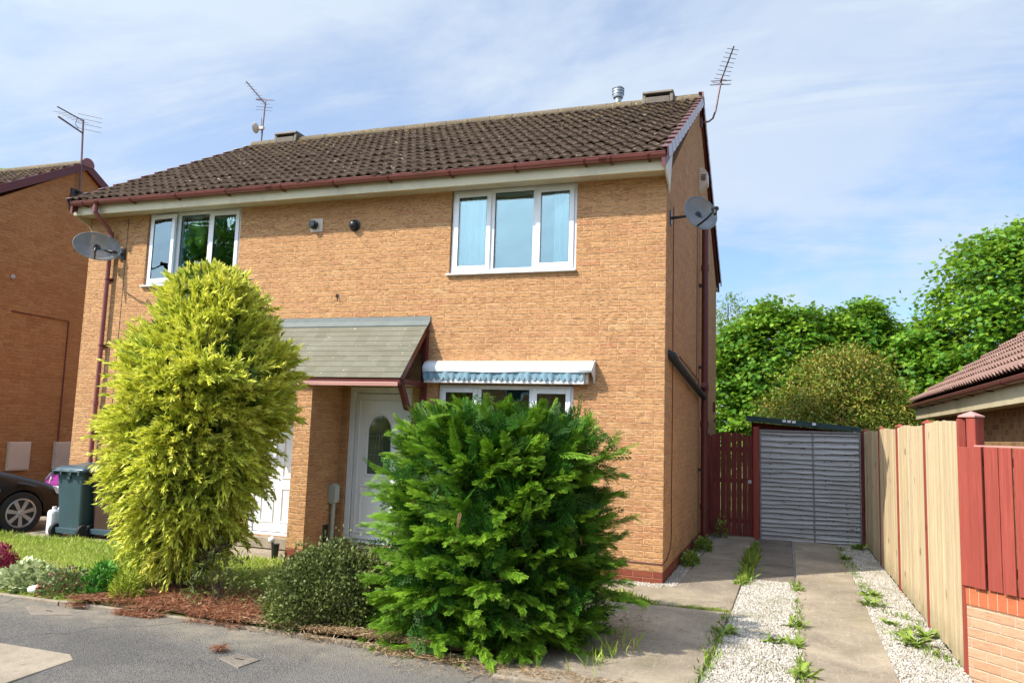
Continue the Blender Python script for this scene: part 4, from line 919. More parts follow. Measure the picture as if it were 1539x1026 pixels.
# shed
sh = empty('garden_shed', (1.66, 6.8, 0), 'dark red garden shed with a sloping green felt roof behind the grey panel', 'shed')
s = MB(); s.prism([(.80, -.05), (2.48, -.05), (2.48, 1.90), (.80, 2.04)], 'y', 5.45, 8.2); s.build('wall', M['gatewood'], sh)
z0, z1 = 2.145, 1.985
s = MB(); s.prism([(.72, z0), (2.60, z1), (2.60, z1 - .03), (.72, z0 - .03)], 'y', 5.22, 8.3); ro = s.build('roof', M['felt'], sh)
s = MB(); s.prism([(.715, z0 + .006), (2.605, z1 + .006), (2.605, z1 - .075), (.715, z0 - .095)], 'y', 5.205, 5.223); s.build('roof_felt_edge', M['felt'], sh)
s = MB()
for x in (1.36, 1.44, 1.52, 1.85): zc = z0 + (x - .72) / 1.88 * (z1 - z0) - .025; s.box(x - .03, x + .03, 5.196, 5.206, zc - .02, zc + .022)
each(s, 'tape_patch', M['upvc'], sh)
# ================================================================== NEIGHBOUR ON THE LEFT
NH = empty('brick_house', (-18.5, 0, 0), 'darker brown brick house across the side drive with its shaded gable showing', 'house')
s = MB(); s.prism([(0, -.1), (D, -.1), (D, EZ), (RY, RZ - .14), (0, EZ)], 'x', -23.2, -14.0); s.build('wall', M['brick_neigh'], NH)
nv_, nf_ = [], []; tile_slope(nv_, nf_, -23.2, -13.95, -.43, 5.075, RY, RZ - .03, 15, dx=.05); tile_slope(nv_, nf_, -23.2, -13.95, D + .43, 5.10, RY, RZ - .03, 15, dx=.1)
s = MB(); s.v = nv_; s.f = nf_; s.build('roof', M['tile'], NH, fix=False)
s = MB(); s.prism([(-.36, 5.06), (RY, RZ - .08), (D + .36, 5.06), (D + .36, 5.0), (RY, RZ - .15), (-.36, 5.0)], 'x', -23.2, -13.96); s.build('roof_underlay', M['maroon_dark'], NH)
s = MB(); s.prism([(RY + .135 * math.cos(a), RZ - .045 + .115 * math.sin(a)) for a in np.linspace(-.25, PI + .25, 13)], 'x', -23.2, -13.93); s.build('ridge', M['ridge'], NH, smooth=True)
for sg, ye in ((1, -.43), (-1, D + .43)):
    s = MB(); s.prism([(ye, 5.12), (RY, RZ + .03), (RY, RZ - .17), (ye, 4.93)], 'x', -13.97, -13.90); s.build('verge_cap', M['maroon_dark'], NH)
s = MB(); s.prism([(RY + .17 * math.cos(a), RZ - .04 + .15 * math.sin(a)) for a in np.linspace(-.4, PI + .4, 11)], 'x', -13.93, -13.88); s.build('ridge_end_cap', M['maroon'], NH)
for y in (2.70, 3.80):
    s = MB(); s.box(-13.999, -13.92, y, y + .50, .57, 1.17); mo_ = s.build('meter_box', M['cream_box'], NH, bevel=.012)
    s = MB(); s.box(-13.919, -13.912, y + .025, y + .475, .60, 1.14); s.build('box_door', M['cream_box'], mo_, bevel=.004)
s = MB(); s.tube([(-13.985, 2.48, 3.90), (-13.985, 3.88, 3.88), (-13.985, 3.90, 1.0)], .014, 6); s.tube([(-13.98, 4.7, 5.2), (-13.98, 4.75, 1.0)], .02, 6); each(s, 'wall_conduit', M['maroon_dark'], NH)
s = MB(); Mv = Matrix.Rotation(math.radians(90), 4, 'Y'); s.lathe([(.055, 0), (.055, .02), (.04, .03)], (-14.0, 2.42, 4.62), 14, Mv); s.lathe([(.02, 0), (.02, .03), (.015, .05)], (-14.0, 3.86, 5.52), 10, Mv); each(s, 'wall_vent', M['steel'], NH)
# front windows (seen only from the side)
for x in (-22, -18):
    for z in (1.1, 3.75): s = MB(); s.box(x, x + 1.8, -.03, .02, z, z + 1.15); wo = s.build('window', M['upvc'], NH); s = MB(); s.box(x + .06, x + 1.74, -.036, -.03, z + .06, z + 1.09); s.build('pane', M['glass_dark'], wo)
a = empty('tv_aerial', (-13.9, 3.75, 6.6), 'tall weathered television aerial on a mast fixed to the brown brick gable', 'aerial')
m_ = MB(); m_.tube([(-13.93, 3.80, 6.42), (-13.9, 3.72, 7.6), (-13.9, 3.66, 8.55)], .021, 8); m_.build('mast', M['rusty'], a, smooth=True)
m_ = MB(); m_.box(-14, -13.88, 3.73, 3.87, 6.48, 6.53); m_.box(-14, -13.88, 3.73, 3.87, 6.84, 6.88); m_.box(-13.995, -13.97, 3.60, 3.75, 6.42, 6.92); m_.build('wall_bracket', M['black'], a)
m_ = MB(); m_.tube([(-13.9, 3.64, 8.53), (-13.9, 2.96, 8.58)], .016, 6); m_.tube([(-13.9, 3.67, 8.24), (-13.92, 3.02, 8.38)], [.02, .024], 6); m_.tube([(-13.9, 3.50, 8.52), (-13.88, 3.44, 8.35), (-13.88, 3.55, 8.30)], .008, 5); m_.build('boom', M['rusty'], a)
m_ = MB()
for z in (8.30, 8.42, 8.54, 8.64): m_.tube([(-14.12, 3.70, z + .1), (-13.6, 3.9, z - .0)], .005, 5)
for q in range(6): y = 3.6 - q * .12; m_.tube([(-14.05, y, 8.50 - q * .0), (-13.75, y + .1, 8.47)], .004, 5)
each(m_, 'element', M['rusty'], a)
# ================================================================== BUNGALOW ON THE RIGHT
BG = empty('brick_bungalow', (3.98, 2.4, 0), 'low mottled brick bungalow with a pinkish brown tiled roof beyond the slatted fence', 'bungalow')
s = MB(); s.prism([(3.98, -.1), (11.6, -.1), (11.6, 2.60), (7.8, 5.19), (3.98, 2.60)], 'y', -2.2, 6.75); s.build('wall', M['brick_bung'], BG)
bv, bf = [], []; tile_slope(bv, bf, -2.4, 6.95, 3.62, 2.50, 7.8, 5.32, 14, dx=.025, amp=.020, period=.15, jit=.0015, lift=.04)
bv = [(v[1], v[0], v[2]) for v in bv]; s = MB(); s.v = bv; s.f = bf; s.build('roof', M['bung_tile'], BG, fix=False)
s = MB(); s.prism([(3.68, 2.47), (7.8, 5.26), (11.95, 2.47), (11.95, 2.42), (7.8, 5.2), (3.68, 2.42)], 'y', -2.35, 6.93); s.build('roof_underlay', M['bung_tile'], BG)
s = MB(); s.box(3.70, 3.725, -2.3, 6.95, 2.20, 2.44); s.build('fascia', M['cream'], BG); s = MB(); s.box(3.725, 4.0, -2.3, 6.95, 2.205, 2.225); s.build('soffit', M['soffit'], BG)
s = MB(); s.prism([(3.64, 2.52), (7.8, 5.36), (7.8, 5.24), (3.64, 2.40)], 'y', 6.93, 7.0); s.build('verge_cap', M['bung_tile'], BG)
gutter('gutter', -2.4, 7.05, 3.635, 2.455, BG, M['maroon'], r=.06, brackets=[6.9, 6.2, 5.9, 5.1, 4.2, 3.2, 2.2, 1.2, .3, -.6], unions=(5.9, .3), axis='y', brx=.03)
M['red_plastic'] = simple('red_plastic', (.55, .07, .08), .4, .1, 5)
# ================================================================== CARS
def paint(name, col, coat=1.0): 
    t = NT(name); P = t.obj(); c = t.mix(t.noise(P, 300, 2), dark(col, .9), dark(col, 1.1)); d_ = t.ramp(t.noise(P, 3, 5), .4, .8, 0, .12)
    t.pbr(t.mix(d_, c, (.2, .17, .13)), .3, None, .25, 0, coat); return t.m
M['black_paint'] = paint('black_car_paint', (.006, .005, .006), .15); M['purple_paint'] = paint('purple_car_paint', (.26, .03, .22)); M['tyre'] = simple('tyre_rubber', (.02, .02, .02), .8, .15, 20)
M['alloy'] = simple('alloy_wheel', (.50, .50, .50), .3, .08, 8, metal=.6); M['car_glass'] = simple('car_glass', (.02, .025, .03), .05, .1, 2, spec=.9); M['lamp_glass'] = simple('lamp_glass', (.6, .62, .63), .1, .1, 9, spec=.8)
def make_car(name, loc, rz, label, mat, L=4.2, HW=.86, zf=.0, roof=1.34, rimr=.215, hatch=False):
    root = empty(name, loc, label, 'car', None, rz)
    fa_, ra_ = L / 2 - .82, -(L / 2 - .78); ar = .345; az = .31
    key = [(-L / 2, .62, .45, .80, .45), (-L / 2 + .08, .84, .30, .93, .80), (-L / 2 + .45, .95, .20, .99 if not hatch else 1.15, .70), (-1.25, .99, .18, .98, .68), (-.3, 1.0, .17, .93, .60), (.50, 1.0, .17, .91, .60), (.85, .99, .18, .895, .74), (1.25, .97, .19, .80, .74), (1.7, .93, .21, .67, .70), (L / 2 - .12, .84, .26, .55, .60), (L / 2, .66, .36, .50, .46)]
    tops = [(-L / 2, .80), (-L / 2 + .08, .96), (-L / 2 + .45, 1.04 if not hatch else 1.34), (-1.25, 1.16 if not hatch else 1.43), (-.75, roof - .02), (-.2, roof), (.25, roof - .03), (.80, 1.0), (.92, .955), (1.25, .87), (1.7, .74), (L / 2 - .12, .60), (L / 2, .50)]
    ss = sorted(set([round(v, 3) for v in np.linspace(-L / 2, L / 2, 34)] + [round(a + ar * math.sin(t_), 3) for a in (fa_, ra_) for t_ in np.linspace(-PI / 2, PI / 2, 11)] + [.86, .92, -1.25]))
    def ip(tab, s_, k): 
        return float(np.interp(s_, [q[0] for q in tab], [q[k] for q in tab]))
    rings = []
    for s_ in ss:
        w_ = HW * ip(key, s_, 1); zl = ip(key, s_, 2); zb = ip(key, s_, 3); zt = max(ip(tops, s_, 1), zb + .004)
        wt = w_ * (.985 - .42 * min(1, (zt - zb) / .42)) if zt - zb > .08 else w_ * .86
        for a in (fa_, ra_):
            if abs(s_ - a) < ar: zl = max(zl, az + math.sqrt(ar * ar - (s_ - a) ** 2))
        fl = .022 * max([math.exp(-((s_ - a) / .42) ** 2) for a in (fa_, ra_)])
        zl2 = min(zl + .05, zb - .05)
        R_ = [(w_ * .93, zl - .0), (w_ * .985 + fl, zl), (w_ + fl, zl2), (w_ * 1.0 + fl * .6, (zl2 + zb) / 2), (w_ * .975, zb - .03), (w_ * .95, zb), (wt, zt - (.02 if zt - zb > .08 else .0)), (wt * .75, zt + .012), (0, zt + .03)]
        rings.append([(s_, -y, z) for y, z in R_] + [(s_, y, z) for y, z in R_[:-1][::-1]])
    n = len(rings[0]); body = MB(); gls = MB(); vs = [v for r_ in rings for v in r_]; bf_, gf = [], []
    for i in range(len(rings) - 1):
        sm_ = (ss[i] + ss[i + 1]) / 2
        for k in range(n - 1):
            kk = k if k < n // 2 else n - 2 - k; f_ = (i * n + k, (i + 1) * n + k, (i + 1) * n + k + 1, i * n + k + 1)
            side = kk == 5 and -1.45 < sm_ < .70 and abs(sm_ + .35) > .04
            scr = kk in (6, 7) and (.25 < sm_ < .90 or -1.5 < sm_ < -.9)
            (gf if side or scr else bf_).append(f_)
    body.add(vs, bf_ + [tuple(range(n)), tuple(range(len(vs) - 1, len(vs) - n - 1, -1))]); body.build('body', mat, root, smooth=True, local=True)
    gls.add(vs, gf); gls.build('car_window', M['car_glass'], root, smooth=True, local=True)
    ub = MB(); ub.box(-L / 2 + .25, L / 2 - .3, -HW * .80, HW * .80, .22, .60); ub.build('underbody', M['rubber'], root, local=True)
    for a in (fa_, ra_):
        for sd in (-1, 1):
            Mw = Matrix.Rotation(math.radians(90), 4, 'X'); c = (a, sd * (HW - .10), az)
            w_ = MB(); w_.lathe([(.20, -.095), (.29, -.10), (.312, -.08), (.316, 0), (.312, .08), (.29, .10), (.225, .098), (.215, .085)], c, 36, Mw); wo = w_.build('wheel', M['tyre'], root, smooth=True, local=True)
            d = sd; r_ = MB(); y = sd * (HW - .10)
            def ringp(r0, r1, ya, yb):
                vs_ = [(a + r * math.cos(q), yy, az + r * math.sin(q)) for r, yy in ((r0, ya), (r1, yb)) for q in np.linspace(0, 2 * PI, 36, endpoint=False)]
                r_.add(vs_, [(i, (i + 1) % 36, 36 + (i + 1) % 36, 36 + i) for i in range(36)])
            ringp(rimr + .005, rimr - .012, y + d * .098, y + d * .104); ringp(rimr - .012, rimr - .03, y + d * .104, y + d * .07); ringp(rimr - .03, rimr - .035, y + d * .07, y - d * .02)
            for q in range(7):
                an = 2 * PI * q / 7 + .25; e = Vector((math.cos(an), 0, math.sin(an))); tn_ = Vector((-math.sin(an), 0, math.cos(an))); C_ = Vector((a, 0, az))
                pp = [C_ + e * r + tn_ * w2 + Vector((0, y + d * yy, 0)) for r, w2, yy in ((.03, -.022, .088), (.03, .022, .088), (rimr - .015, .030, .094), (rimr - .015, -.030, .094), (.03, -.03, .05), (.03, .03, .05), (rimr - .015, .038, .06), (rimr - .015, -.038, .06))]
                r_.add(pp, [(0, 1, 2, 3), (0, 4, 5, 1), (1, 5, 6, 2), (2, 6, 7, 3), (3, 7, 4, 0)])
            r_.lathe([(.052, .05), (.052, .085), (.03, .10), (.01, .10)] if d < 0 else [(.052, -.05), (.052, -.085), (.03, -.10), (.01, -.10)], (a, y, az), 16, Mw)
            r_.build('rim', M['alloy'], wo, local=True)
            k_ = MB(); k_.lathe([(rimr - .03, -.02), (rimr - .03, .02)], (a, y, az), 24, Mw); k_.build('brake_disc', M['rubber'], wo, local=True)
    for sd in (-1, 1):
        h_ = MB(); e0 = L / 2
        h_.add([(e0 - .10, sd * HW * .52, .50), (e0 - .055, sd * HW * .50, .60), (e0 - .34, sd * HW * .87, .695), (e0 - .28, sd * HW * .90, .57), (e0 + .0, sd * HW * .50, .51), (e0 - .03, sd * HW * .50, .60), (e0 - .30, sd * HW * .905, .69), (e0 - .22, sd * HW * .93, .57)], [(4, 5, 6, 7), (0, 1, 2, 3), (0, 1, 5, 4), (1, 2, 6, 5), (2, 3, 7, 6), (3, 0, 4, 7)]); h_.build('headlight', M['lamp_glass'], root, local=True, bevel=.01)
        m_ = MB(); m_.box(.50, .66, sd * HW * .97 - .0, sd * (HW * .97 + .16), .93, 1.05); m_.build('wing_mirror', mat, root, local=True, bevel=.03)
        i_ = MB(); i_.box(.98, 1.04, sd * (HW * .995 - .01), sd * (HW * .995 + .012), .66, .70) if False else i_.box(.88, .95, sd * (HW * .975), sd * (HW + .012), .64, .68); i_.build('indicator', M['lamp_glass'], root, local=True, bevel=.006)
        d_ = MB()
        for s_ in (.72, -.42): d_.box(s_ - .003, s_ + .003, sd * (HW * .99), sd * (HW + .002), .30, .88)
        each(d_, 'door_seam', M['rubber'], root, local=True)
    p_ = MB(); p_.box(L / 2 - .05, L / 2 + .01, -.26, .26, .36, .47); p_.build('number_plate', M['upvc'], root, local=True, bevel=.005)
    return root
# wheel of the black car seen at about (-9.6,-.4): nose in, up the side drive
hd = math.radians(76); front_axle = Vector((-9.62, -.42)); fwd = Vector((math.cos(hd), math.sin(hd))); rt = Vector((math.sin(hd), -math.cos(hd)))
c2 = front_axle - fwd * (4.2 / 2 - .82) - rt * (.86)
make_car('parked_car', (c2.x, c2.y, -.06), hd, 'black low car with silver spoked wheels parked nose-in beside the wheelie bins', M['black_paint'])
make_car('parked_car', (-11.45, 3.95, -.05), math.radians(-90), 'purple car parked deeper in the side drive behind the black car', M['purple_paint'], L=4.0, HW=.84, roof=1.42, hatch=True)
# ================================================================== BINS AND SMALL THINGS
M['bin_teal'] = simple('teal_bin_plastic', (.05, .09, .105), .42, .10, 4, dirt=((.12, .14, .13), .35)); M['bin_brown'] = simple('brown_bin_plastic', (.065, .036, .024), .5, .1, 4); M['bin_lid'] = simple('bin_lid_plastic', (.05, .09, .11), .3, .1, 4)
def make_bin(loc, label, mat, lidm, rz=0):
    r_ = empty('wheelie_bin', loc, label, 'bin', 'wheelie bins beside the house corner', rz)
    b_ = MB(); lo = [(-.20, -.20), (.20, -.20), (.20, .20), (-.20, .20)]; hi = [(-.245, -.27), (.245, -.27), (.245, .27), (-.245, .27)]
    def rnd(p, r=.035, n=4):
        o_ = []
        for (x, y) in p:
            sx = 1 if x > 0 else -1; sy = 1 if y > 0 else -1; a0 = math.atan2(sy, sx) - PI / 4
            for q in range(n): a = a0 + PI / 2 * q / (n - 1); o_.append((x - sx * r + r * math.cos(a), y - sy * r + r * math.sin(a)))
        return o_
    lv = [(.07, 0.0), (.10, .02), (.30, .2), (.88, .93), (.90, .95), (.905, 1.12), (.955, 1.14), (.96, 1.02)]
    rg = []
    for z, q in lv: rg.append([(a[0] * (1 - q) + b2[0] * q, a[1] * (1 - q) + b2[1] * q, z) for a, b2 in zip(rnd(lo), rnd(hi))])
    m = len(rg[0]); b_.add([v for q in rg for v in q], [tuple(range(m - 1, -1, -1))] + [(i * m + k, i * m + (k + 1) % m, (i + 1) * m + (k + 1) % m, (i + 1) * m + k) for i in range(len(rg) - 1) for k in range(m)] + [tuple(range(len(rg) * m - m, len(rg) * m))])
    b_.build('bin_body', mat, r_, smooth=True, local=True)
    l_ = MB(); hp = rnd([(-.29, -.30), (.29, -.30), (.29, .33), (-.29, .33)], .05); m = len(hp)
    ring = lambda k, z, dy=0: [(x * k, y * k + dy, z + (.03 if y > 0 else 0)) for x, y in hp]
    q = [ring(1, .945), ring(1.01, .965), ring(.98, .985), ring(.80, 1.015), ring(.4, 1.035)]
    l_.add([v for r2 in q for v in r2], [(i * m + k, i * m + (k + 1) % m, (i + 1) * m + (k + 1) % m, (i + 1) * m + k) for i in range(4) for k in range(m)] + [tuple(range(4 * m, 5 * m)), tuple(range(m - 1, -1, -1))]); l_.build('lid', lidm, r_, smooth=True, local=True)
    h_ = MB(); h_.tube([(-.26, -.33, .955), (.26, -.33, .955)], .016, 8)
    for x in (-.24, -.09, .09, .24): h_.box(x - .012, x + .012, -.345, -.24, .90, .975)
    h_.box(-.03, .03, -.29, -.245, .84, .93); h_.build('handle', mat, r_, local=True)
    ax = MB(); ax.box(-.21, .21, -.245, -.16, .07, .145); ax.tube([(-.26, -.20, .10), (.26, -.20, .10)], .014, 8); ax.build('axle', lidm, r_, local=True, bevel=.01)
    Mw = Matrix.Rotation(math.radians(90), 4, 'Y')
    for x in (-.25, .25):
        w_ = MB(); w_.lathe([(.06, -.028), (.095, -.028), (.10, -.015), (.10, .015), (.095, .028), (.06, .028)], (x, -.20, .10), 22, Mw); wo = w_.build('wheel', M['tyre'], r_, smooth=True, local=True)
        w_ = MB(); w_.lathe([(.064, -.032), (.064, .032)], (x, -.20, .10), 16, Mw); w_.build('hub', M['black'], wo, local=True)
    return r_
make_bin((-8.36, -.48, 0), 'teal wheelie bin with a pale sky-lit lid standing in front of the house corner', M['bin_teal'], M['bin_lid'])
make_bin((-7.86, -.34, 0), 'dark brown wheelie bin half hidden between the teal bin and the golden conifer', M['bin_brown'], M['bin_lid'], math.radians(4))
cn_ = empty('canister', (-8.82, -.62, 0), 'white plastic canister on the grass at the foot of the teal bin', 'container')
b_ = MB(); b_.box(-8.80, -8.66, -.70, -.42, .01, .38); b_.build('tank', M['upvc'], cn_, bevel=.05, seg=3); b_ = MB(); b_.tube([(-8.73, -.62, .37), (-8.73, -.62, .42)], .03, 12); b_.tube([(-8.73, -.56, .37), (-8.73, -.52, .43), (-8.73, -.46, .37)], .012, 8); b_.build('handle', M['upvc'], cn_)
lp_ = empty('cable_riser', (-4.36, -.16, 0), 'grey-green capsule box on an upright pipe beside the porch pillar', 'utility box')
b_ = MB(); b_.tube([(-4.365, -.15, .0), (-4.36, -.15, .72)], .027, 12); b_.build('pipe', M['grey_box'], lp_, smooth=True)
b_ = MB(); b_.prism([(-4.36 + .062 * math.cos(a) * (1 if abs(math.sin(a)) < .7 else .85), .82 + (.075 if math.sin(a) > 0 else -.075) + .06 * math.sin(a)) for a in np.linspace(0, 2 * PI, 20, endpoint=False)], 'y', -.21, -.10); b_.build('capsule', M['grey_box'], lp_, bevel=.012, seg=3)
b_ = MB(); b_.box(-4.42, -4.405, -.30, -.18, .17, .42); b_.build('side_conduit', M['black'], lp_)
gl_ = empty('garden_lamp', (-4.80, -.72, 0), 'black garden lamp with a white globe at the foot of the porch pillar', 'lamp')
b_ = MB(); b_.lathe([(.03, 0), (.038, .02), (.05, .17), (.055, .21), (.03, .215)], (-4.77, -.80, .005), 16); b_.build('lamp_body', M['black'], gl_, smooth=True)
b_ = MB(); b_.lathe([(.012, 0), (.034, .012), (.045, .036), (.045, .05), (.034, .072), (.012, .085)], (-4.83, -.80, .215), 16); b_.build('globe', M['upvc'], gl_, smooth=True)
bt_ = empty('plastic_bottle', (-5.55, -3.50, 0), 'small crumpled white bottle with a red end lying at the kerb of the flower border', 'litter')
Mb = Matrix.Rotation(math.radians(78), 4, 'Y') ; b_ = MB(); b_.lathe([(.02, -.07), (.035, -.06), (.036, .02), (.025, .05)], (-5.56, -3.53, .05), 12, Mb); b_.build('bottle_body', M['upvc'], bt_, smooth=True)
b_ = MB(); b_.lathe([(.040, .05), (.044, .06), (.042, .085), (.01, .088)], (-5.56, -3.53, .05), 12, Mb); b_.build('bottle_end', M['red_plastic'], bt_)
# ================================================================== PLANTS
V3 = np.array
def noise3(P, f, seed):
    rs_ = np.random.RandomState(seed); out = 0
    for k in range(5):
        d = rs_.normal(size=3) * f * (1 + .35 * k); out = out + np.sin(P @ d + rs_.rand() * 6.28) / (1 + .3 * k)
    return out / 2.6
def plant(name, loc, label, cat, group=None): return empty(name, loc, label, cat, group)
def tree_obj(root, nm, data, mat): return mesh_np(nm, data[0], data[1], data[2], mat, root, data[3], off=root_loc(root))
# --- leaf materials
M['gold'] = leaf_mat('golden_foliage', [(0, (.34, .46, .012)), (.3, (.62, .70, .018)), (.7, (.76, .77, .04)), (1, (.84, .80, .14))], ((.90, .86, .24), .6), trans=.26, rough=.5, second=((.08, .17, .012), .12))
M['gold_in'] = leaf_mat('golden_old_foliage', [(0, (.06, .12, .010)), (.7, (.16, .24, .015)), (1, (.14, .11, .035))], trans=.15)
M['cypress'] = leaf_mat('cypress_foliage', [(0, (.020, .065, .006)), (.4, (.045, .16, .009)), (.8, (.12, .27, .012)), (1, (.22, .37, .018))], ((.36, .58, .04), .6), trans=.22, rough=.6, spec=.2, second=((.20, .26, .05), .04))
M['shrub'] = leaf_mat('shrub_foliage', [(0, (.03, .055, .012)), (.5, (.09, .13, .025)), (1, (.21, .25, .055))], ((.32, .33, .11), .45), trans=.2, rough=.45)
M['sycamore'] = leaf_mat('sycamore_leaf', [(0, (.035, .12, .010)), (.5, (.10, .25, .018)), (1, (.24, .40, .03))], trans=.32, rough=.5, spec=.25, second=((.26, .38, .03), .12))
M['olive'] = leaf_mat('olive_brown_leaf', [(0, (.08, .15, .015)), (.45, (.19, .26, .025)), (.72, (.34, .29, .04)), (1, (.42, .25, .055))], trans=.25, rough=.5)
M['willow'] = leaf_mat('willow_leaf', [(0, (.14, .24, .05)), (1, (.30, .40, .10))], trans=.3)
M['bark'] = simple('bark', (.11, .075, .05), .9, .3, 9, bump=.02, bscale=30); M['twig'] = simple('dead_twig', (.22, .12, .06), .9, .3, 9)
def tapered_limbs(mb, base, top, r0, nb, spread, rs_, sag=0.0, sub=3):
    base = Vector(base); top = Vector(top); mb.tube([base, base.lerp(top, .35) + Vector((rs_.uniform(-.05, .05), rs_.uniform(-.05, .05), 0)), base.lerp(top, .7), top], [r0, r0 * .75, r0 * .45, r0 * .12], 9)
    for i in range(nb):
        q = .12 + .8 * i / nb; p = base.lerp(top, q); a = i * 2.4 + rs_.uniform(-.4, .4); L_ = spread * (1.05 - q) ** .6 * rs_.uniform(.7, 1.05)
        e = p + Vector((math.cos(a) * L_, math.sin(a) * L_, L_ * (.45 - sag))); md = p.lerp(e, .5) + Vector((0, 0, -.06 * L_))
        r1 = r0 * .42 * (1.1 - q); mb.tube([p, md, e], [r1, r1 * .6, r1 * .15], 6)
        for j in range(sub):
            p2 = p.lerp(e, .4 + .2 * j); a2 = a + rs_.uniform(-1, 1); L2 = L_ * .45; mb.tube([p2, p2 + Vector((math.cos(a2) * L2, math.sin(a2) * L2, L2 * rs_.uniform(.1, .7)))], [r1 * .4, r1 * .08], 5)
# ---------- golden conifer
GX, GY = -4.44, -2.78
prof_z = [0.12, .35, .55, .8, 1.2, 1.6, 2.0, 2.4, 2.8, 3.05, 3.25, 3.42]; prof_r = [.06, .28, .46, .60, .70, .78, .80, .76, .60, .46, .32, .08]
def gold_R(z, an):
    r = np.interp(z, prof_z, prof_r); P = np.stack([np.cos(an) * 1.2, np.sin(an) * 1.2, z * 1.0], -1); return r * (1 + .20 * noise3(P, 2.6, 5) + .14 * noise3(P, 5.5, 6))
def blade(w, bend=.25, wide=.45):
    """slim two-part leaf along +y, tip drooping to -z"""
    return V3([(0, 0, 0), (-w, wide, -bend * .15), (w, wide, -bend * .15), (0, 1, -bend)]), [(0, 2, 3, 1)]
def gcx(z): return GX + np.interp(z, [0, .9, 1.5, 2.1, 2.8, 3.4], [.0, -.02, -.03, .10, .12, .12])
def golden():
    root = plant('golden_conifer', (GX, GY, 0), 'tall billowing yellow-green conifer in the front bed beside the porch', 'shrub')
    ncl = 430; z = RNG.uniform(.30, 3.40, ncl * 3); rr = np.interp(z, prof_z, prof_r); keep = RNG.random(len(z)) < rr / 1.0; z = z[keep][:ncl]; ncl = len(z)
    an = RNG.uniform(0, 2 * PI, ncl); R_ = gold_R(z, an) * RNG.uniform(.86, 1.08, ncl)
    out = np.stack([np.cos(an), np.sin(an), np.zeros(ncl)], 1)
    elev = np.interp(z, [0, .8, 2.0, 3.4], [-.45, -.05, .55, 2.2]) + RNG.normal(0, .18, ncl)
    axis = nrm(out + np.stack([0 * elev, 0 * elev, elev], 1) + RNG.normal(0, .15, (ncl, 3)))
    tip = np.stack([gcx(z) + out[:, 0] * R_, GY + out[:, 1] * R_, z], 1)
    plen = RNG.uniform(.26, .44, ncl) * np.interp(z, [0, 1, 3, 3.4], [1.0, 1.1, .95, .7]); crnd = RNG.normal(0, .20, ncl)
    # each clump carries several plumes that fan out
    npl = 9; P0 = np.repeat(tip - axis * plen[:, None] * .75, npl, 0); A = np.repeat(axis, npl, 0) + RNG.normal(0, .42, (ncl * npl, 3)); A = nrm(A)
    Lp = np.repeat(plen, npl) * RNG.uniform(.6, 1.1, ncl * npl); cr = np.repeat(crnd, npl) + RNG.normal(0, .08, ncl * npl)
    nb = 34; m = ncl * npl * nb; t_ = np.tile(np.linspace(.12, 1, nb), ncl * npl) + RNG.normal(0, .02, m)
    Pb = np.repeat(P0, nb, 0); Ab = np.repeat(A, nb, 0); Lb = np.repeat(Lp, nb); zb = Pb[:, 2]
    droop = np.interp(zb, [0, 1.2, 2.2, 3.4], [.75, .60, .22, .02])
    c = Pb + Ab * (Lb * t_)[:, None]; c[:, 2] -= droop * Lb * t_ ** 2 * .5
    rad = rdir(m); rad = nrm(rad - Ab * (rad * Ab).sum(1, keepdims=True)); opn = np.interp(t_, [0, 1], [.80, .22]) * RNG.uniform(.6, 1.3, m)
    d = nrm(Ab + rad * opn[:, None] - V3([0, 0, 1.])[None] * (droop * t_)[:, None] * .9)
    ln = RNG.uniform(.058, .105, m) * np.interp(t_, [0, 1], [1.15, .85]); wd = RNG.uniform(.75, 1.25, m)
    bv_, bf_ = blade(.125, .32); F = frames(d, roll=RNG.uniform(0, 6.28, m))
    s_ = np.stack([ln * wd, ln, ln], 1); rv = np.clip(.55 + np.repeat(cr, nb) + RNG.normal(0, .12, m), 0, 1)
    parts = [scatter(bv_, bf_, c, F, s_, rv, [0, .45, .45, 1])]
    D_ = merge(parts); tree_obj(root, 'foliage', D_, M['gold'])
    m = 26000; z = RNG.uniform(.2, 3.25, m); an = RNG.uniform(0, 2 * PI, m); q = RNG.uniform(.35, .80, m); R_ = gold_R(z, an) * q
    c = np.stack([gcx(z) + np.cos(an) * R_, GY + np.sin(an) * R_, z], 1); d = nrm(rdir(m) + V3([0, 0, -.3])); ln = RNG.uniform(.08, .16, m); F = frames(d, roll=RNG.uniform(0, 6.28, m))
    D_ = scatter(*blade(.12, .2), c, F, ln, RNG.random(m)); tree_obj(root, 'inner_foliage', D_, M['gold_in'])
    tr = MB(); rs_ = random.Random(2)
    for a in (0, 1.8, 3.6, 5): tapered_limbs(tr, (GX + .07 * math.cos(a), GY + .07 * math.sin(a), -.05), (GX + .25 * math.cos(a), GY + .25 * math.sin(a), 2.9), .05, 12, .8, rs_, .1)
    tr.build('trunk', M['bark'], root, smooth=True)
golden()
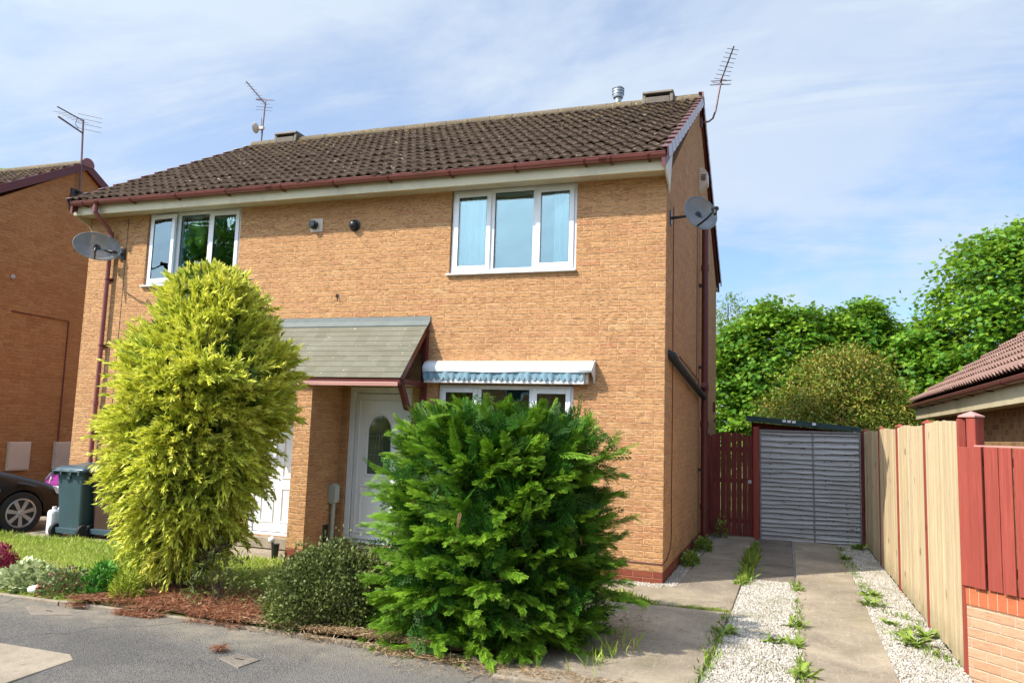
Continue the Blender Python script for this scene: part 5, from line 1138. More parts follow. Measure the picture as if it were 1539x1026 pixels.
# ---------- green cypress (flat sprays)
def spray_template():
    """one flat fern-like spray along +y: central axis and alternating side shoots with lobes"""
    vs, fs, gr = [], [], []
    def dia(p, d, L_, w_, g0, g1):
        d = V3(d) / np.linalg.norm(d); s_ = V3([d[1], -d[0], 0]) * w_; k = len(vs); p = V3(p)
        vs.extend([p, p + d * L_ * .5 + s_ + [0, 0, .006], p + d * L_ + [0, 0, -.02 * L_], p + d * L_ * .5 - s_ + [0, 0, .006]]); fs.append((k, k + 1, k + 2, k + 3)); gr.extend([g0, (g0 + g1) / 2, g1, (g0 + g1) / 2])
    dia((0, 0, 0), (0, 1, 0), 1.0, .020, 0, 1)
    for i in range(7):
        y = .10 + i * .125; L_ = .46 * (1 - y * .66) * (1 if i % 2 else .86)
        for s_ in (-1, 1):
            dx = s_ * .78; d = (dx, .75, 0); z = -.03 * L_; dia((0, y, 0), d, L_, .019, y * .6, .6 + .4 * y)
            dn = V3(d) / np.linalg.norm(d)
            for j in (.35, .62): 
                p = V3((0, y, 0)) + dn * L_ * j
                dia(p, (dx * .25, 1, 0), L_ * .42, .016, y * .6, .8); dia(p, (s_ * 1.0, .15, -.1), L_ * .34, .015, y * .6, .8)
    v = V3([np.array(p, float) for p in vs]); v[:, 2] -= .16 * v[:, 1] ** 2 + .25 * v[:, 0] ** 2
    return v, fs, gr
HX, HY = -.98, -3.02
hz = [0.0, .12, .4, .8, 1.2, 1.55, 1.8, 1.95, 2.05]; ha = [.98, 1.04, 1.06, 1.06, 1.04, 1.00, .90, .66, .2]
def hedge_R(z, an):
    r = np.interp(z, hz, ha); P = np.stack([np.cos(an), np.sin(an), z * 1.3], -1); return r * (1 + .12 * noise3(P, 2.6, 15) + .10 * noise3(P, 6, 16)) * (1 - .12 * np.abs(np.sin(an)))
def cypress():
    root = plant('cypress_bush', (HX, HY, 0), 'large deep green spreading cypress bush in front of the lower window', 'bush')
    v, f_, gr = spray_template()
    nb = 600; z = RNG.uniform(-.02, 2.0, nb); an = RNG.uniform(0, 2 * PI, nb); R_ = hedge_R(z, an) * RNG.uniform(.78, 1.05, nb)
    out = np.stack([np.cos(an), np.sin(an), 0 * an], 1); el = np.interp(z, [0, .5, 1.5, 2.0], [.0, .18, .50, 1.3]) + RNG.normal(0, .16, nb); tang = np.stack([-np.sin(an), np.cos(an), 0 * an], 1)
    ax = nrm(out + V3([0, 0, 1.])[None] * el[:, None] + tang * RNG.normal(0, .35, nb)[:, None]); tip = np.stack([HX + out[:, 0] * R_, HY + out[:, 1] * R_, z], 1); BL = RNG.uniform(.28, .48, nb)
    bside = nrm(np.cross(ax, V3([0, 0, 1.]) + RNG.normal(0, .25, (nb, 3)))); bup = np.cross(bside, ax); brv = RNG.normal(0, .15, nb)
    ns = 38; t_ = np.tile(np.linspace(.0, 1, ns), nb); sgn = np.tile(np.array([(-1, 1)[k % 2] for k in range(ns)], float), nb); rp = lambda a: np.repeat(a, ns, 0)
    m = nb * ns; A_, S_, U_ = rp(ax), rp(bside), rp(bup); Lb = rp(BL)
    c = rp(tip) - A_ * (Lb * (1 - t_))[:, None]; c[:, 2] -= .10 * t_ ** 2 * Lb; lat = (1.05 - .75 * t_) * sgn * RNG.uniform(.5, 1.2, m)
    d = nrm(A_ + S_ * lat[:, None] + U_ * RNG.normal(0, .28, m)[:, None] - V3([0, 0, 1.])[None] * (.18 * t_)[:, None]); L_ = RNG.uniform(.07, .125, m) * (1.15 - .35 * t_)
    F = frames(d, up=nrm(U_ + RNG.normal(0, .22, (m, 3))), roll=RNG.normal(0, .6, m)); patch = .48 + .22 * noise3(c, 4.0, 31)
    rv = np.clip(patch + rp(brv) + RNG.normal(0, .12, m) + .12 * (t_ - .5), 0, 1)
    A = scatter(v, f_, c, F, L_, rv, gr)
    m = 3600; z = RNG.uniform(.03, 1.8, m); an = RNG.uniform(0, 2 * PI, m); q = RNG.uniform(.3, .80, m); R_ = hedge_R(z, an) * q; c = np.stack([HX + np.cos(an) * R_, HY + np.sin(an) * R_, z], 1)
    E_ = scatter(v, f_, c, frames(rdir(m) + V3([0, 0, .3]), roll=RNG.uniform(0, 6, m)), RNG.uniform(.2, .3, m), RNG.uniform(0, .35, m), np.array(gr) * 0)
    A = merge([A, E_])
    # stragglers breaking the outline
    m = 34; z = RNG.uniform(.7, 2.02, m); an = RNG.uniform(0, 2 * PI, m); R_ = hedge_R(z, an) * 1.0; el = RNG.uniform(.1, 1.2, m); out = np.stack([np.cos(an), np.sin(an), el], 1)
    d = nrm(out + RNG.normal(0, .25, (m, 3))); L_ = RNG.uniform(.18, .32, m); c = np.stack([HX + np.cos(an) * R_, HY + np.sin(an) * R_, z], 1) - d * L_[:, None] * .35
    B = scatter(v * V3([.55, 1, 1]), f_, c, frames(d, roll=RNG.normal(0, .8, m)), L_, np.clip(RNG.normal(.5, .2, m), 0, 1), gr)
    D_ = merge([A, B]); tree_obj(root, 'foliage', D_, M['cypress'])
    m = 26; z = RNG.uniform(.1, 1.6, m); an = RNG.uniform(0, 2 * PI, m); R_ = hedge_R(z, an) * 1.0; c = np.stack([HX + np.cos(an) * R_, HY + np.sin(an) * R_, z], 1)
    D_ = scatter(v * V3([.5, 1, 1]), f_, c, frames(rdir(m) + V3([0, 0, -.6])), RNG.uniform(.06, .14, m), RNG.random(m), gr); tree_obj(root, 'dead_spray', D_, M['twig'])
    tr = MB(); rs_ = random.Random(5)
    for a in (0, 1.3, 2.6, 3.9, 5.2): tapered_limbs(tr, (HX + .15 * math.cos(a), HY + .15 * math.sin(a), -.05), (HX + .45 * math.cos(a), HY + .4 * math.sin(a), 1.75), .045, 10, .85, rs_, .15)
    tr.build('trunk', M['bark'], root, smooth=True)
cypress()
# ---------- low small-leaved shrub
def low_shrub():
    cx, cy = -2.50, -3.12; root = plant('low_shrub', (cx, cy, 0), 'low mounded dull green shrub of tiny leaves between the conifer and the cypress bush', 'shrub')
    def Rr(an, ph):   # superellipsoid mound
        P = np.stack([np.cos(an), np.sin(an), ph], -1); return 1 + .17 * noise3(P, 3, 41) + .09 * noise3(P, 9, 43)
    m = 24000; an = RNG.uniform(0, 2 * PI, m); ph = np.arcsin(RNG.uniform(0, 1, m)); k = Rr(an, ph) * (1 - .5 * RNG.beta(1, 4, m)); k[RNG.random(m) < .06] *= 1.15
    c = np.stack([cx + .60 * np.cos(ph) * np.cos(an) * k, cy + .50 * np.cos(ph) * np.sin(an) * k, .02 + .60 * np.sin(ph) * k], 1)
    out = nrm(np.stack([np.cos(ph) * np.cos(an), np.cos(ph) * np.sin(an), np.sin(ph) + .35], 1)); d = nrm(out + RNG.normal(0, .65, (m, 3)))
    bv_, bf_ = blade(.28, .25, .5); D_ = scatter(bv_, bf_, c, frames(d, roll=RNG.uniform(0, 6.28, m)), RNG.uniform(.022, .045, m), np.clip(.5 + .25 * noise3(c, 7, 42) + RNG.normal(0, .2, m), 0, 1), [0, .5, .5, 1]); tree_obj(root, 'foliage', D_, M['shrub'])
    tr = MB(); rs_ = random.Random(8)
    for i in range(46):
        a = rs_.uniform(0, 6.28); p_ = rs_.uniform(.1, 1.4); k = rs_.uniform(.7, .98); tr.tube([(cx + rs_.uniform(-.1, .1), cy + rs_.uniform(-.1, .1), 0), (cx + .3 * math.cos(a), cy + .25 * math.sin(a), .25), (cx + .60 * math.cos(p_) * math.cos(a) * k, cy + .5 * math.cos(p_) * math.sin(a) * k, .6 * math.sin(p_) * k)], [.008, .005, .002], 4)
    tr.build('stem', M['bark'], root)
low_shrub()
# ---------- broadleaf trees
def maple_leaf():
    pts = [(0, 0), (.20, .02), (.42, -.05), (.36, .18), (.62, .38), (.38, .42), (.34, .66), (.14, .62), (0, 1.0), (-.14, .62), (-.34, .66), (-.38, .42), (-.62, .38), (-.36, .18), (-.42, -.05), (-.20, .02)]
    v = V3([(x, y, .18 * abs(x) - .22 * y * y) for x, y in pts] + [(0, .35, -.03)])
    n = len(pts); return v, [(i, (i + 1) % n, n) for i in range(n)]
def broadleaf(name, loc, label, lobes, leaf, mat, count, size, trunk_r, cat='tree', group=None, ctr=None, flat=.75, trunk_top=None):
    root = plant(name, loc, label, cat, group); rs_ = random.Random(int(abs(loc[0] * 31 + loc[1] * 7)) + 1)
    tot = sum(r[3] * r[4] for r in lobes); parts = []
    for (x, y, z, r, h_) in lobes:
        m = int(count * r * h_ / tot); ncl = max(6, m // 26)
        cd = rdir(ncl); cd[:, 2] = np.abs(cd[:, 2]) * np.where(RNG.random(ncl) < .72, 1, -1); cd = nrm(cd)
        kk = RNG.uniform(.62, 1.03, ncl) * (1 + .14 * noise3(cd, 3, rs_.randint(0, 99)))
        cc = V3([x, y, z]) + cd * V3([r, r, h_]) * kk[:, None]
        idx = RNG.integers(0, ncl, m); c = cc[idx] + RNG.normal(0, 1, (m, 3)) * V3([.30, .30, .15]) * (.35 + .25 * r)
        out = cd[idx]; dwn = nrm(out * .8 + RNG.normal(0, .75, (m, 3)) + V3([0, 0, -.35])); up = nrm(V3([0, 0, 1.]) + out * .55 + RNG.normal(0, .28, (m, 3)))
        crn = RNG.normal(.5, .26, ncl); rv = np.clip(crn[idx] + RNG.normal(0, .16, m), 0, 1)
        parts.append(scatter(leaf[0], leaf[1], c, frames(dwn, up=up), RNG.uniform(.75, 1.2, m) * size, rv, np.clip(leaf[0][:, 1], 0, 1)))
    D_ = merge(parts); tree_obj(root, 'crown', D_, mat)
    tr = MB(); tx, ty_ = loc[0], loc[1]
    tt_ = trunk_top or (max(l[2] for l in lobes)); tapered_limbs(tr, (tx, ty_, -.2), (lobes[0][0], lobes[0][1], tt_), trunk_r, 12, max(l[3] for l in lobes) * 1.1, rs_)
    for (x, y, z, r, h_) in lobes: tr.tube([(tx, ty_, min(1.2, z * .3)), ((tx + x) / 2, (ty_ + y) / 2, z * .6), (x, y, z), (x, y, z + h_ * .7)], [trunk_r * .6, trunk_r * .4, trunk_r * .2, .02], 6)
    tr.build('trunk', M['bark'], root, smooth=True)
    return root
ML = maple_leaf(); GRP = 'sycamores beyond the back gardens'
broadleaf('sycamore_tree', (1.35, 14.3, 0), 'bright green sycamore just right of the gable with a spiky low top', [(1.1, 14.3, 3.4, 1.5, 2.1), (1.9, 14.0, 4.5, .85, 1.1), (.6, 14.2, 2.0, 1.3, 1.5), (.85, 14.3, 4.75, .75, .95), (-.2, 14.4, 3.2, 1.0, 1.9), (.2, 14.0, 4.2, .7, 1.0)], ML, M['sycamore'], 20000, .125, .16)
broadleaf('sycamore_tree', (3.3, 14.8, 0), 'middle sycamore behind the brownish tree with an upright leading shoot', [(3.2, 14.8, 3.6, 1.3, 1.8), (3.55, 14.6, 4.9, .75, .95), (2.7, 14.7, 4.6, .7, .9), (3.9, 14.8, 4.3, .7, 1.0), (4.6, 14.9, 3.1, 1.3, 1.9)], ML, M['sycamore'], 19000, .125, .15)
broadleaf('sycamore_tree', (7.6, 14.0, 0), 'tallest sycamore, a broad leafy mass rising over the bungalow roof', [(7.4, 14.0, 4.6, 2.4, 2.9), (5.7, 13.6, 4.3, 1.15, 1.5), (6.5, 13.6, 6.1, 1.2, 1.3), (8.6, 14, 5.6, 2.2, 2.4), (5.2, 13.7, 2.6, 1.2, 1.6), (7.0, 12.8, 3.0, 2.0, 2.0), (9.5, 13.2, 3.6, 2.0, 2.4), (4.9, 14.2, 3.9, 1.0, 1.3), (7.2, 13.6, 6.6, 1.1, 1.0)], ML, M['sycamore'], 36000, .13, .24)
broadleaf('sycamore_tree', (2.4, 17.5, 0), 'shaded sycamore far back filling the gaps behind the other trees', [(2.4, 17.5, 2.8, 3.0, 2.3), (-.4, 17.5, 2.6, 2.0, 2.2), (5.4, 17.6, 3.0, 2.4, 2.3)], ML, M['sycamore'], 14000, .15, .2)
OL = (V3([(0, 0, 0), (-.22, .45, .02), (.22, .45, .02), (0, 1, -.12)]), [(0, 2, 3, 1)])
broadleaf('ornamental_tree', (2.7, 10.2, 0), 'spreading small-leaved tree with olive and coppery foliage above the shed', [(2.6, 10.2, 2.7, 1.35, 1.15), (3.6, 10.1, 2.3, 1.0, .8), (1.6, 10.3, 2.2, .95, .75), (2.7, 10.0, 3.3, .8, .62), (4.2, 10.3, 2.0, .7, .7), (2.5, 9.9, 1.9, 1.3, .8)], OL, M['olive'], 30000, .085, .09)
broadleaf('willow_tree', (-.35, 17, 0), 'thin wispy pale tree whose light twigs show beside the gable edge', [(-.35, 17, 5.4, .55, 1.0), (-.1, 17, 4.2, .6, 1.1), (.1, 17, 5.0, .5, .9)], (V3([(0, 0, 0), (-.13, .4, 0), (.13, .4, 0), (0, 1, -.3)]), [(0, 2, 3, 1)]), M['willow'], 2600, .15, .05)
broadleaf('garden_tree', (-39.5, 20, 0), 'distant tree whose top just shows over the brown brick house roof', [(-39.6, 20, 12.2, 2.6, 2.9), (-37.4, 20, 11.6, 1.6, 2.2)], ML, M['sycamore'], 2600, .45, .3, trunk_top=11)
# trees across the road: out of the frame but mirrored in the far upstairs window
broadleaf('street_tree', (-15.6, -11.4, 0), 'broad green tree across the road mirrored in the far upstairs window', [(-15.6, -11.4, 6.0, 2.2, 2.4), (-14.4, -10.8, 7.4, 1.5, 1.6), (-16.8, -12.0, 7.2, 1.8, 2.0)], ML, M['sycamore'], 5000, .24, .25)

def copy_tree(o, loc, label, parent=None):
    c = o.copy(); COL.objects.link(c); c.parent = parent
    if parent is None: c.location = loc; c["label"] = label
    for ch in o.children: copy_tree(ch, None, None, c)
    return c
st_ = bpy.data.objects['street_tree']
for (x, y, lab) in ((-24, -24, 'broad green tree far down the opposite side of the road'), (-6.5, -27, 'broad green tree across the road behind the viewer'), (10, -25, 'broad green tree across the road near the bungalow end')): copy_tree(st_, (x, y, -1.2), lab)
oh = empty('brick_house', (0, -30, 0), 'brick house across the road facing the semi-detached pair', 'house')
s = MB(); s.box(-14, -1, -36, -28, -.1, 5); s.prism([(-36.3, 5.001), (-32, 7.6), (-27.7, 5.001)], 'x', -14, -1); s.build('wall', M['brick_neigh'], oh)
s = MB(); s.prism([(-36.4, 4.98), (-32, 7.72), (-27.6, 4.98), (-27.6, 4.9), (-32, 7.62), (-36.4, 4.9)], 'x', -14.2, -.8); s.build('roof', M['tile'], oh)
s = MB(); s.box(1.5, 14, -36, -28, -.1, 4.9); s.build('wall', M['brick_neigh'], oh)
for x in (-12, -8, -4, 3, 7, 11):
    for z in (1, 3.6): s = MB(); s.box(x, x + 1.6, -28.02, -27.95, z, z + 1.1); wo = s.build('window', M['upvc'], oh); s = MB(); s.box(x + .08, x + 1.52, -27.948, -27.94, z + .08, z + 1.02); s.build('pane', M['glass_dark'], wo)
# ---------- border plants
def clumpy(name, loc, label, cat, mat, m, rx, ry, h_, size, bladew=.3, up=.4, spread=.6, part='foliage', droop=.25, base=0.0, group=None, stems=0):
    root = plant(name, loc, label, cat, group); an = RNG.uniform(0, 2 * PI, m); ph = np.arcsin(RNG.uniform(base, 1, m)); k = (1 - .6 * RNG.beta(1, 3, m)) * (1 + .15 * np.sin(an * 3 + 1))
    c = np.stack([loc[0] + rx * np.cos(ph) * np.cos(an) * k, loc[1] + ry * np.cos(ph) * np.sin(an) * k, loc[2] + h_ * np.sin(ph) * k], 1)
    out = np.stack([np.cos(ph) * np.cos(an), np.cos(ph) * np.sin(an), np.sin(ph) + up], 1); d = nrm(out + RNG.normal(0, spread, (m, 3)))
    bv_, bf_ = blade(bladew, droop, .5); D_ = scatter(bv_, bf_, c, frames(d, roll=RNG.normal(0, .6, m)), RNG.uniform(.7, 1.3, m) * size, RNG.random(m), [0, .5, .5, 1]); tree_obj(root, part, D_, mat)
    s_ = MB(); rs_ = random.Random(int(m + abs(loc[0]) * 13))
    for i in range(stems or 8):
        a = rs_.uniform(0, 6.28); q = rs_.uniform(.2, .9); s_.tube([(loc[0], loc[1], loc[2]), (loc[0] + rx * q * math.cos(a) * .7, loc[1] + ry * q * math.sin(a) * .7, loc[2] + h_ * .6)], [.005, .002], 4)
    s_.build('stem', M['bark'], root)
    return root
def lm(name, a, b_, tip=None, tr=.2, sec=None): return leaf_mat(name, [(0, a), (1, b_)], tip, trans=tr, second=sec)
M['heather'] = lm('crimson_heather', (.12, .01, .03), (.34, .02, .07), ((.45, .08, .13), .5)); M['varieg'] = lm('pale_leaf', (.24, .34, .10), (.62, .66, .36), ((.70, .72, .48), .5)); M['pink'] = lm('pink_green_leaf', (.10, .17, .05), (.20, .30, .09), None, .2, ((.50, .16, .16), .42)); M['lush'] = lm('lush_leaf', (.06, .22, .03), (.14, .36, .05)); M['limeleaf'] = lm('lime_leaf', (.26, .36, .03), (.50, .55, .06)); M['weed'] = lm('weed_leaf', (.09, .19, .02), (.24, .34, .04), ((.34, .40, .08), .4)); M['rust'] = lm('rust_litter', (.17, .06, .028), (.38, .15, .07), None, .1, ((.40, .25, .14), .2)); M['straw'] = lm('straw_litter', (.22, .14, .07), (.48, .33, .18), None, .1); M['grass'] = lm('grass_blade', (.15, .30, .015), (.38, .50, .05), ((.50, .56, .11), .5), .25, ((.46, .40, .16), .22)); M['white_fl'] = simple('white_petal', (.75, .75, .68), .6, .05)
clumpy('heather_plant', (-6.42, -3.26, 0), 'crimson heather with upright brown spikes at the end of the flower border', 'plant', M['heather'], 2600, .24, .20, .34, .04, .2, .9, .35, stems=40)
clumpy('variegated_plant', (-5.82, -3.38, 0), 'pale cream-green leafy plant next to the crimson heather', 'plant', M['varieg'], 1500, .36, .20, .24, .055, .42, .8, .5)
clumpy('variegated_plant', (-6.16, -3.48, 0), 'small pale white-edged plant under the crimson heather', 'plant', M['varieg'], 260, .12, .09, .16, .045, .42, .8, .5)
clumpy('pink_shrublet', (-5.28, -3.40, 0), 'straggly pink and green low plant behind the littered bottle', 'plant', M['pink'], 1500, .32, .20, .24, .035, .34, .8, .6)
clumpy('leafy_plant', (-4.95, -3.30, 0), 'fresh green leafy plant between the pink plant and the golden conifer', 'plant', M['lush'], 800, .20, .18, .28, .06, .26, .9, .5)
clumpy('lime_grass', (-4.55, -3.42, 0), 'lime yellow feathery sprout at the foot of the golden conifer', 'plant', M['limeleaf'], 900, .15, .12, .30, .05, .12, .7, .5)
clumpy('sapling', (-3.72, -3.15, 0), 'loose olive green sapling right of the golden conifer trunk', 'plant', M['shrub'], 700, .36, .26, .55, .05, .2, .6, .6, stems=22)
clumpy('sapling', (-4.98, -3.05, 0), 'dull yellow-green grassy sapling left of the golden conifer trunk', 'plant', M['limeleaf'], 900, .22, .2, .42, .06, .10, .9, .4, stems=14)
clumpy('wall_fern', (.16, 3.1, 0), 'green ferny weed on the gravel by the gable wall, farther of two', 'weed', M['weed'], 420, .12, .30, .20, .06, .25)
clumpy('wall_fern', (.12, 1.7, 0), 'green low weed on the gravel by the gable wall, nearer of two', 'weed', M['weed'], 480, .10, .36, .16, .055, .28)
clumpy('wall_fern', (.30, 4.9, 0), 'small dark weed at the foot of the soil pipe near the arched gate', 'weed', M['weed'], 200, .10, .10, .35, .05, .2)
# ---------- weeds along the drive
def rosette(loc, r_, label, n=34, hh=.5):
    root = plant('dandelion_clump', loc, label, 'weed'); an = RNG.uniform(0, 2 * PI, n); el = RNG.uniform(.15, hh + .5, n); d = nrm(np.stack([np.cos(an), np.sin(an), el], 1))
    t_ = V3([(0, 0, 0), (-.05, .25, .02), (.05, .25, .02), (-.14, .5, .03), (.14, .5, .03), (-.08, .6, .02), (.08, .6, .02), (-.15, .78, 0), (.15, .78, 0), (0, 1, -.10)]); f_ = [(0, 2, 1), (1, 2, 4, 3), (3, 4, 6, 5), (5, 6, 8, 7), (7, 8, 9)]
    c = np.tile(V3([loc[0], loc[1], loc[2]]), (n, 1)) + RNG.normal(0, .25 * r_, (n, 3)) * V3([1, 1, 0.05]); D_ = scatter(t_, f_, c, frames(d, roll=RNG.normal(0, .3, n)), RNG.uniform(.6, 1.15, n) * r_, RNG.random(n), t_[:, 1]); tree_obj(root, 'leaf', D_, M['weed'])
for loc, r_, lab in [((1.45, -1.45, 0), .17, 'dandelion clump at the slab edge near the middle of the gravel strip'), ((1.42, -2.15, 0), .15, 'spreading dandelion just nearer than the middle one on the gravel strip'), ((1.24, -2.12, 0), .13, 'flat small dandelion beside the larger slab-edge clump'), ((1.47, -3.05, 0), .16, 'ragged weed clump against the centre slab closest to the street'), ((.84, -2.0, 0), .18, 'bushy yellow-green weed on the left joint of the gravel strip'), ((2.26, .55, 0), .17, 'tall weed beside the right slab edge under the slatted fence'), ((2.22, -.05, 0), .18, 'leafy weed rising from the fence-side gravel at the slab edge'), ((2.30, -.9, 0), .12, 'thin weed tuft nearest the second fence panel'), ((2.52, -1.3, 0), .16, 'spreading weed at the foot of the slatted fence'), ((2.38, -1.65, 0), .20, 'largest bright green weed across the fence-side gravel'), ((2.20, 3.4, 0), .15, 'weed beside the slab in the shade of the grey panel'), ((2.50, 4.7, 0), .22, 'tall shaded weed growing at the base of the grey panel'), ((1.50, .45, 0), .12, 'small weed at the slab edge near the top of the white gravel'), ((.83, .55, 0), .12, 'small bright weed on the joint beside the cross path')]:
    rosette((loc[0], loc[1], .0), r_ * .78, lab)
def strip_grass(name, label, pts, m, size, mat, jit, wid=.10, zz=0.0, kindless=False, upv=1.4):
    P = np.array(pts, float); seg = np.linalg.norm(P[1:, :2] - P[:-1, :2], axis=1); cs = np.concatenate([[0], np.cumsum(seg)]); t_ = RNG.uniform(0, cs[-1], m)
    dens = .5 + .5 * np.sin(t_ * 5.1 + 1) * np.sin(t_ * 2.3); keep = RNG.random(m) < np.clip(dens * 1.4, .05, 1); t_ = t_[keep]; m = len(t_)
    x = np.interp(t_, cs, P[:, 0]) + RNG.normal(0, jit, m); y = np.interp(t_, cs, P[:, 1]) + RNG.normal(0, jit, m); sz = np.interp(t_, cs, P[:, 2]) * size * RNG.uniform(.5, 1.2, m)
    d = nrm(np.stack([RNG.normal(0, .6, m), RNG.normal(0, .6, m), np.full(m, upv)], 1)); D_ = scatter(*blade(wid, .35, .45), np.stack([x, y, np.full(m, zz)], 1), frames(d, roll=RNG.uniform(0, 6.28, m)), sz, RNG.random(m), [0, .5, .5, 1])
    o = mesh_np(name, D_[0], D_[1], D_[2], mat, None, D_[3]); return tag(o, label, 'weeds', None, 'stuff')
strip_grass('joint_grass', 'grass tufts growing in the joint between cross path and paving slabs', [(.90, 4.6, .5), (.90, 3.4, 1.0), (.90, 2.0, 1.7), (.91, 1.1, 1.4), (.86, .4, .6)], 1500, .10, M['weed'], .035)
strip_grass('joint_grass', 'thin moss and grass line across the slab joint in front of the cypress bush', [(-.55, -1.12, 1.4), (-.2, -1.14, 1.2), (.2, -1.1, .4), (.8, -1.07, .35)], 1500, .10, M['grass'], .03)
strip_grass('joint_grass', 'ragged grass at the left edge of the first gravel strip', [(.80, -1.1, .6), (.79, -2.2, 1.2), (.76, -3.9, .8)], 380, .065, M['weed'], .035)
strip_grass('joint_grass', 'weeds strung along the right edge of the centre gravel strip', [(1.47, .9, 1.2), (1.47, -.5, .7), (1.45, -3.9, 1.2)], 650, .065, M['weed'], .03)
strip_grass('joint_grass', 'creeping weeds along the gravel by the slatted fence', [(2.2, 4.8, 1), (2.22, 1.5, .8), (2.3, -.3, 1), (2.62, -.7, .9), (2.3, -1.4, 1.2), (2.65, -2.3, 1)], 1300, .055, M['weed'], .05)
strip_grass('bed_grass', 'tall wispy grass at the near corner of the cypress bush', [(-.55, -1.5, 1.2), (-.1, -2.2, 1.0), (.12, -2.9, 1.3), (-.1, -3.7, 1.0)], 220, .11, M['grass'], .08, .05)
# ---------- gravel
def gravel(name, label, polys, dens, smin, smax, mat, z0):
    tv = V3([(1, 0, 0), (-1, 0, 0), (0, 1, 0), (0, -1, 0), (0, 0, .8), (0, 0, -.8), (.6, .6, .35), (-.55, .6, -.3)]); tf = [(0, 6, 4), (6, 2, 4), (2, 1, 4), (1, 3, 4), (3, 0, 4), (0, 3, 5), (0, 5, 7), (2, 7, 1), (0, 7, 6), (6, 7, 2), (1, 7, 5), (3, 1, 5)]
    Cs = []
    for (x0, x1a, y0, y1, x0b, x1b) in polys:
        m = int(1.15 * dens * abs((x1a - x0)) * (y1 - y0)); y = RNG.uniform(y0, y1, m); q = (y - y0) / (y1 - y0); u_ = RNG.random(m); x = (x0 + (x0b - x0) * q) * (1 - u_) + (x1a + (x1b - x1a) * q) * u_; Cs.append(np.stack([x, y, RNG.uniform(z0 - .004, z0 + .010, m)], 1))
    c = np.concatenate(Cs); m = len(c); R_ = frames(rdir(m), roll=RNG.uniform(0, 6.28, m)); s_ = RNG.uniform(smin, smax, (m, 1)) * RNG.uniform(.6, 1.2, (m, 3))
    D_ = scatter(tv, tf, c, R_, s_, RNG.random(m)); o = mesh_np(name, D_[0], D_[1], D_[2], mat, None, D_[3]); return tag(o, label, 'gravel', None, 'stuff')
def stone():
    t = NT('white_gravel'); at = t.n('ShaderNodeAttribute', attribute_name='tint'); s3 = t.sep(at.outputs['Color']); c = t.mix(s3[0], (.33, .295, .24), (.64, .605, .53)); c = t.mix(t.ramp(s3[2], .62, 1, 0, .85), c, (.30, .24, .18)); c = t.mix(t.ramp(t.noise(t.pos(), 2.2, 4), .50, .68, 0, .6), c, (.26, .24, .15)); t.pbr(c, .8, None, .3); return t.m
M['stone'] = stone()
gravel('gravel', 'white limestone chippings in the strip between the two concrete tracks', [(.79, 1.48, -4.0, .95, .88, 1.49)], 8200, .006, .016, M['stone'], -.004)
gravel('gravel', 'white chippings between the concrete track and the slatted fence', [(2.10, 2.66, -4.0, 5.2, 2.20, 2.64)], 7000, .006, .015, M['stone'], -.004)
gravel('gravel', 'narrow line of grey-white chippings along the foot of the gable wall', [(0.01, .16, -.12, 4.3, .01, .20), (-.75, .02, -.22, -.01, -.75, .02)], 7000, .006, .015, M['stone'], .012)
# ---------- lawn, litter
def lawn_grass():
    m = 90000; x = -2.2 - 8.8 * RNG.random(m); y = RNG.uniform(-3.60, -.84, m); k = (x + .35 * (y + 3.6) > -12) ; x = x[k]; y = y[k]; m = len(x)
    P = np.stack([x, y, 0 * x], 1); den = .62 + .4 * noise3(P, 2.0, 71); kk = RNG.random(m) < den; x = x[kk]; y = y[kk]; P = P[kk]; m = len(x)
    z = .004 + .03 * np.sin((y + 3.62) / 2.82 * PI) + .012 * np.sin(x * 1.9) * np.sin(y * 2.3 + 1)
    d = nrm(np.stack([RNG.normal(0, .55, m), RNG.normal(0, .55, m), np.ones(m)], 1)); L_ = RNG.uniform(.028, .065, m) * (1 + .5 * np.clip(noise3(P, 3, 72), 0, 1)) * np.where(y > -1.1, 1.4, 1)
    rv = np.clip(.5 + .4 * noise3(P, 1.6, 73) + RNG.normal(0, .18, m), 0, 1)
    D_ = scatter(*blade(.07, .4, .4), np.stack([x, y, z], 1), frames(d, roll=RNG.uniform(0, 6.28, m)), L_, rv, [0, .5, .5, 1]); o = mesh_np('grass', D_[0], D_[1], D_[2], M['grass'], None, D_[3]); tag(o, 'short sunlit patchy lawn grass in front of the houses', 'grass', None, 'stuff')
lawn_grass()
def litter(name, label, regions, mat, ln=(.03, .09), w_=.10):
    C = []
    for (cx, cy, rx, ry, m) in regions: an = RNG.uniform(0, 2 * PI, m); q = np.sqrt(RNG.random(m)) * (1 + .3 * np.sin(an * 5)); C.append(np.stack([cx + rx * q * np.cos(an), cy + ry * q * np.sin(an), RNG.uniform(.03, .05, m)], 1))
    c = np.concatenate(C); m = len(c); c[:, 2] = np.where(c[:, 1] < -3.68, .004 + RNG.uniform(0, .02, m), .045 + RNG.uniform(0, .03, m)); d = nrm(np.stack([RNG.normal(0, 1, m), RNG.normal(0, 1, m), RNG.normal(.05, .18, m)], 1))
    D_ = scatter(*blade(w_, .15, .4), c, frames(d, roll=RNG.normal(0, .5, m)), RNG.uniform(ln[0], ln[1], m), RNG.random(m), [0, .5, .5, 1]); o = mesh_np(name, D_[0], D_[1], D_[2], mat, None, D_[3]); tag(o, label, 'litter', None, 'stuff')
litter('leaf_litter', 'rust-brown fallen conifer needles spread over the bed and kerb', [(-4.25, -3.40, .75, .22, 9000), (-3.55, -3.35, .6, .25, 7000), (-4.1, -3.72, .22, .07, 2000), (-3.3, -3.62, .35, .09, 1700), (-4.85, -3.66, .12, .06, 700), (-2.75, -4.28, .05, .04, 160), (-3.9, -2.9, .8, .3, 5000)], M['rust'], (.04, .10), .035)
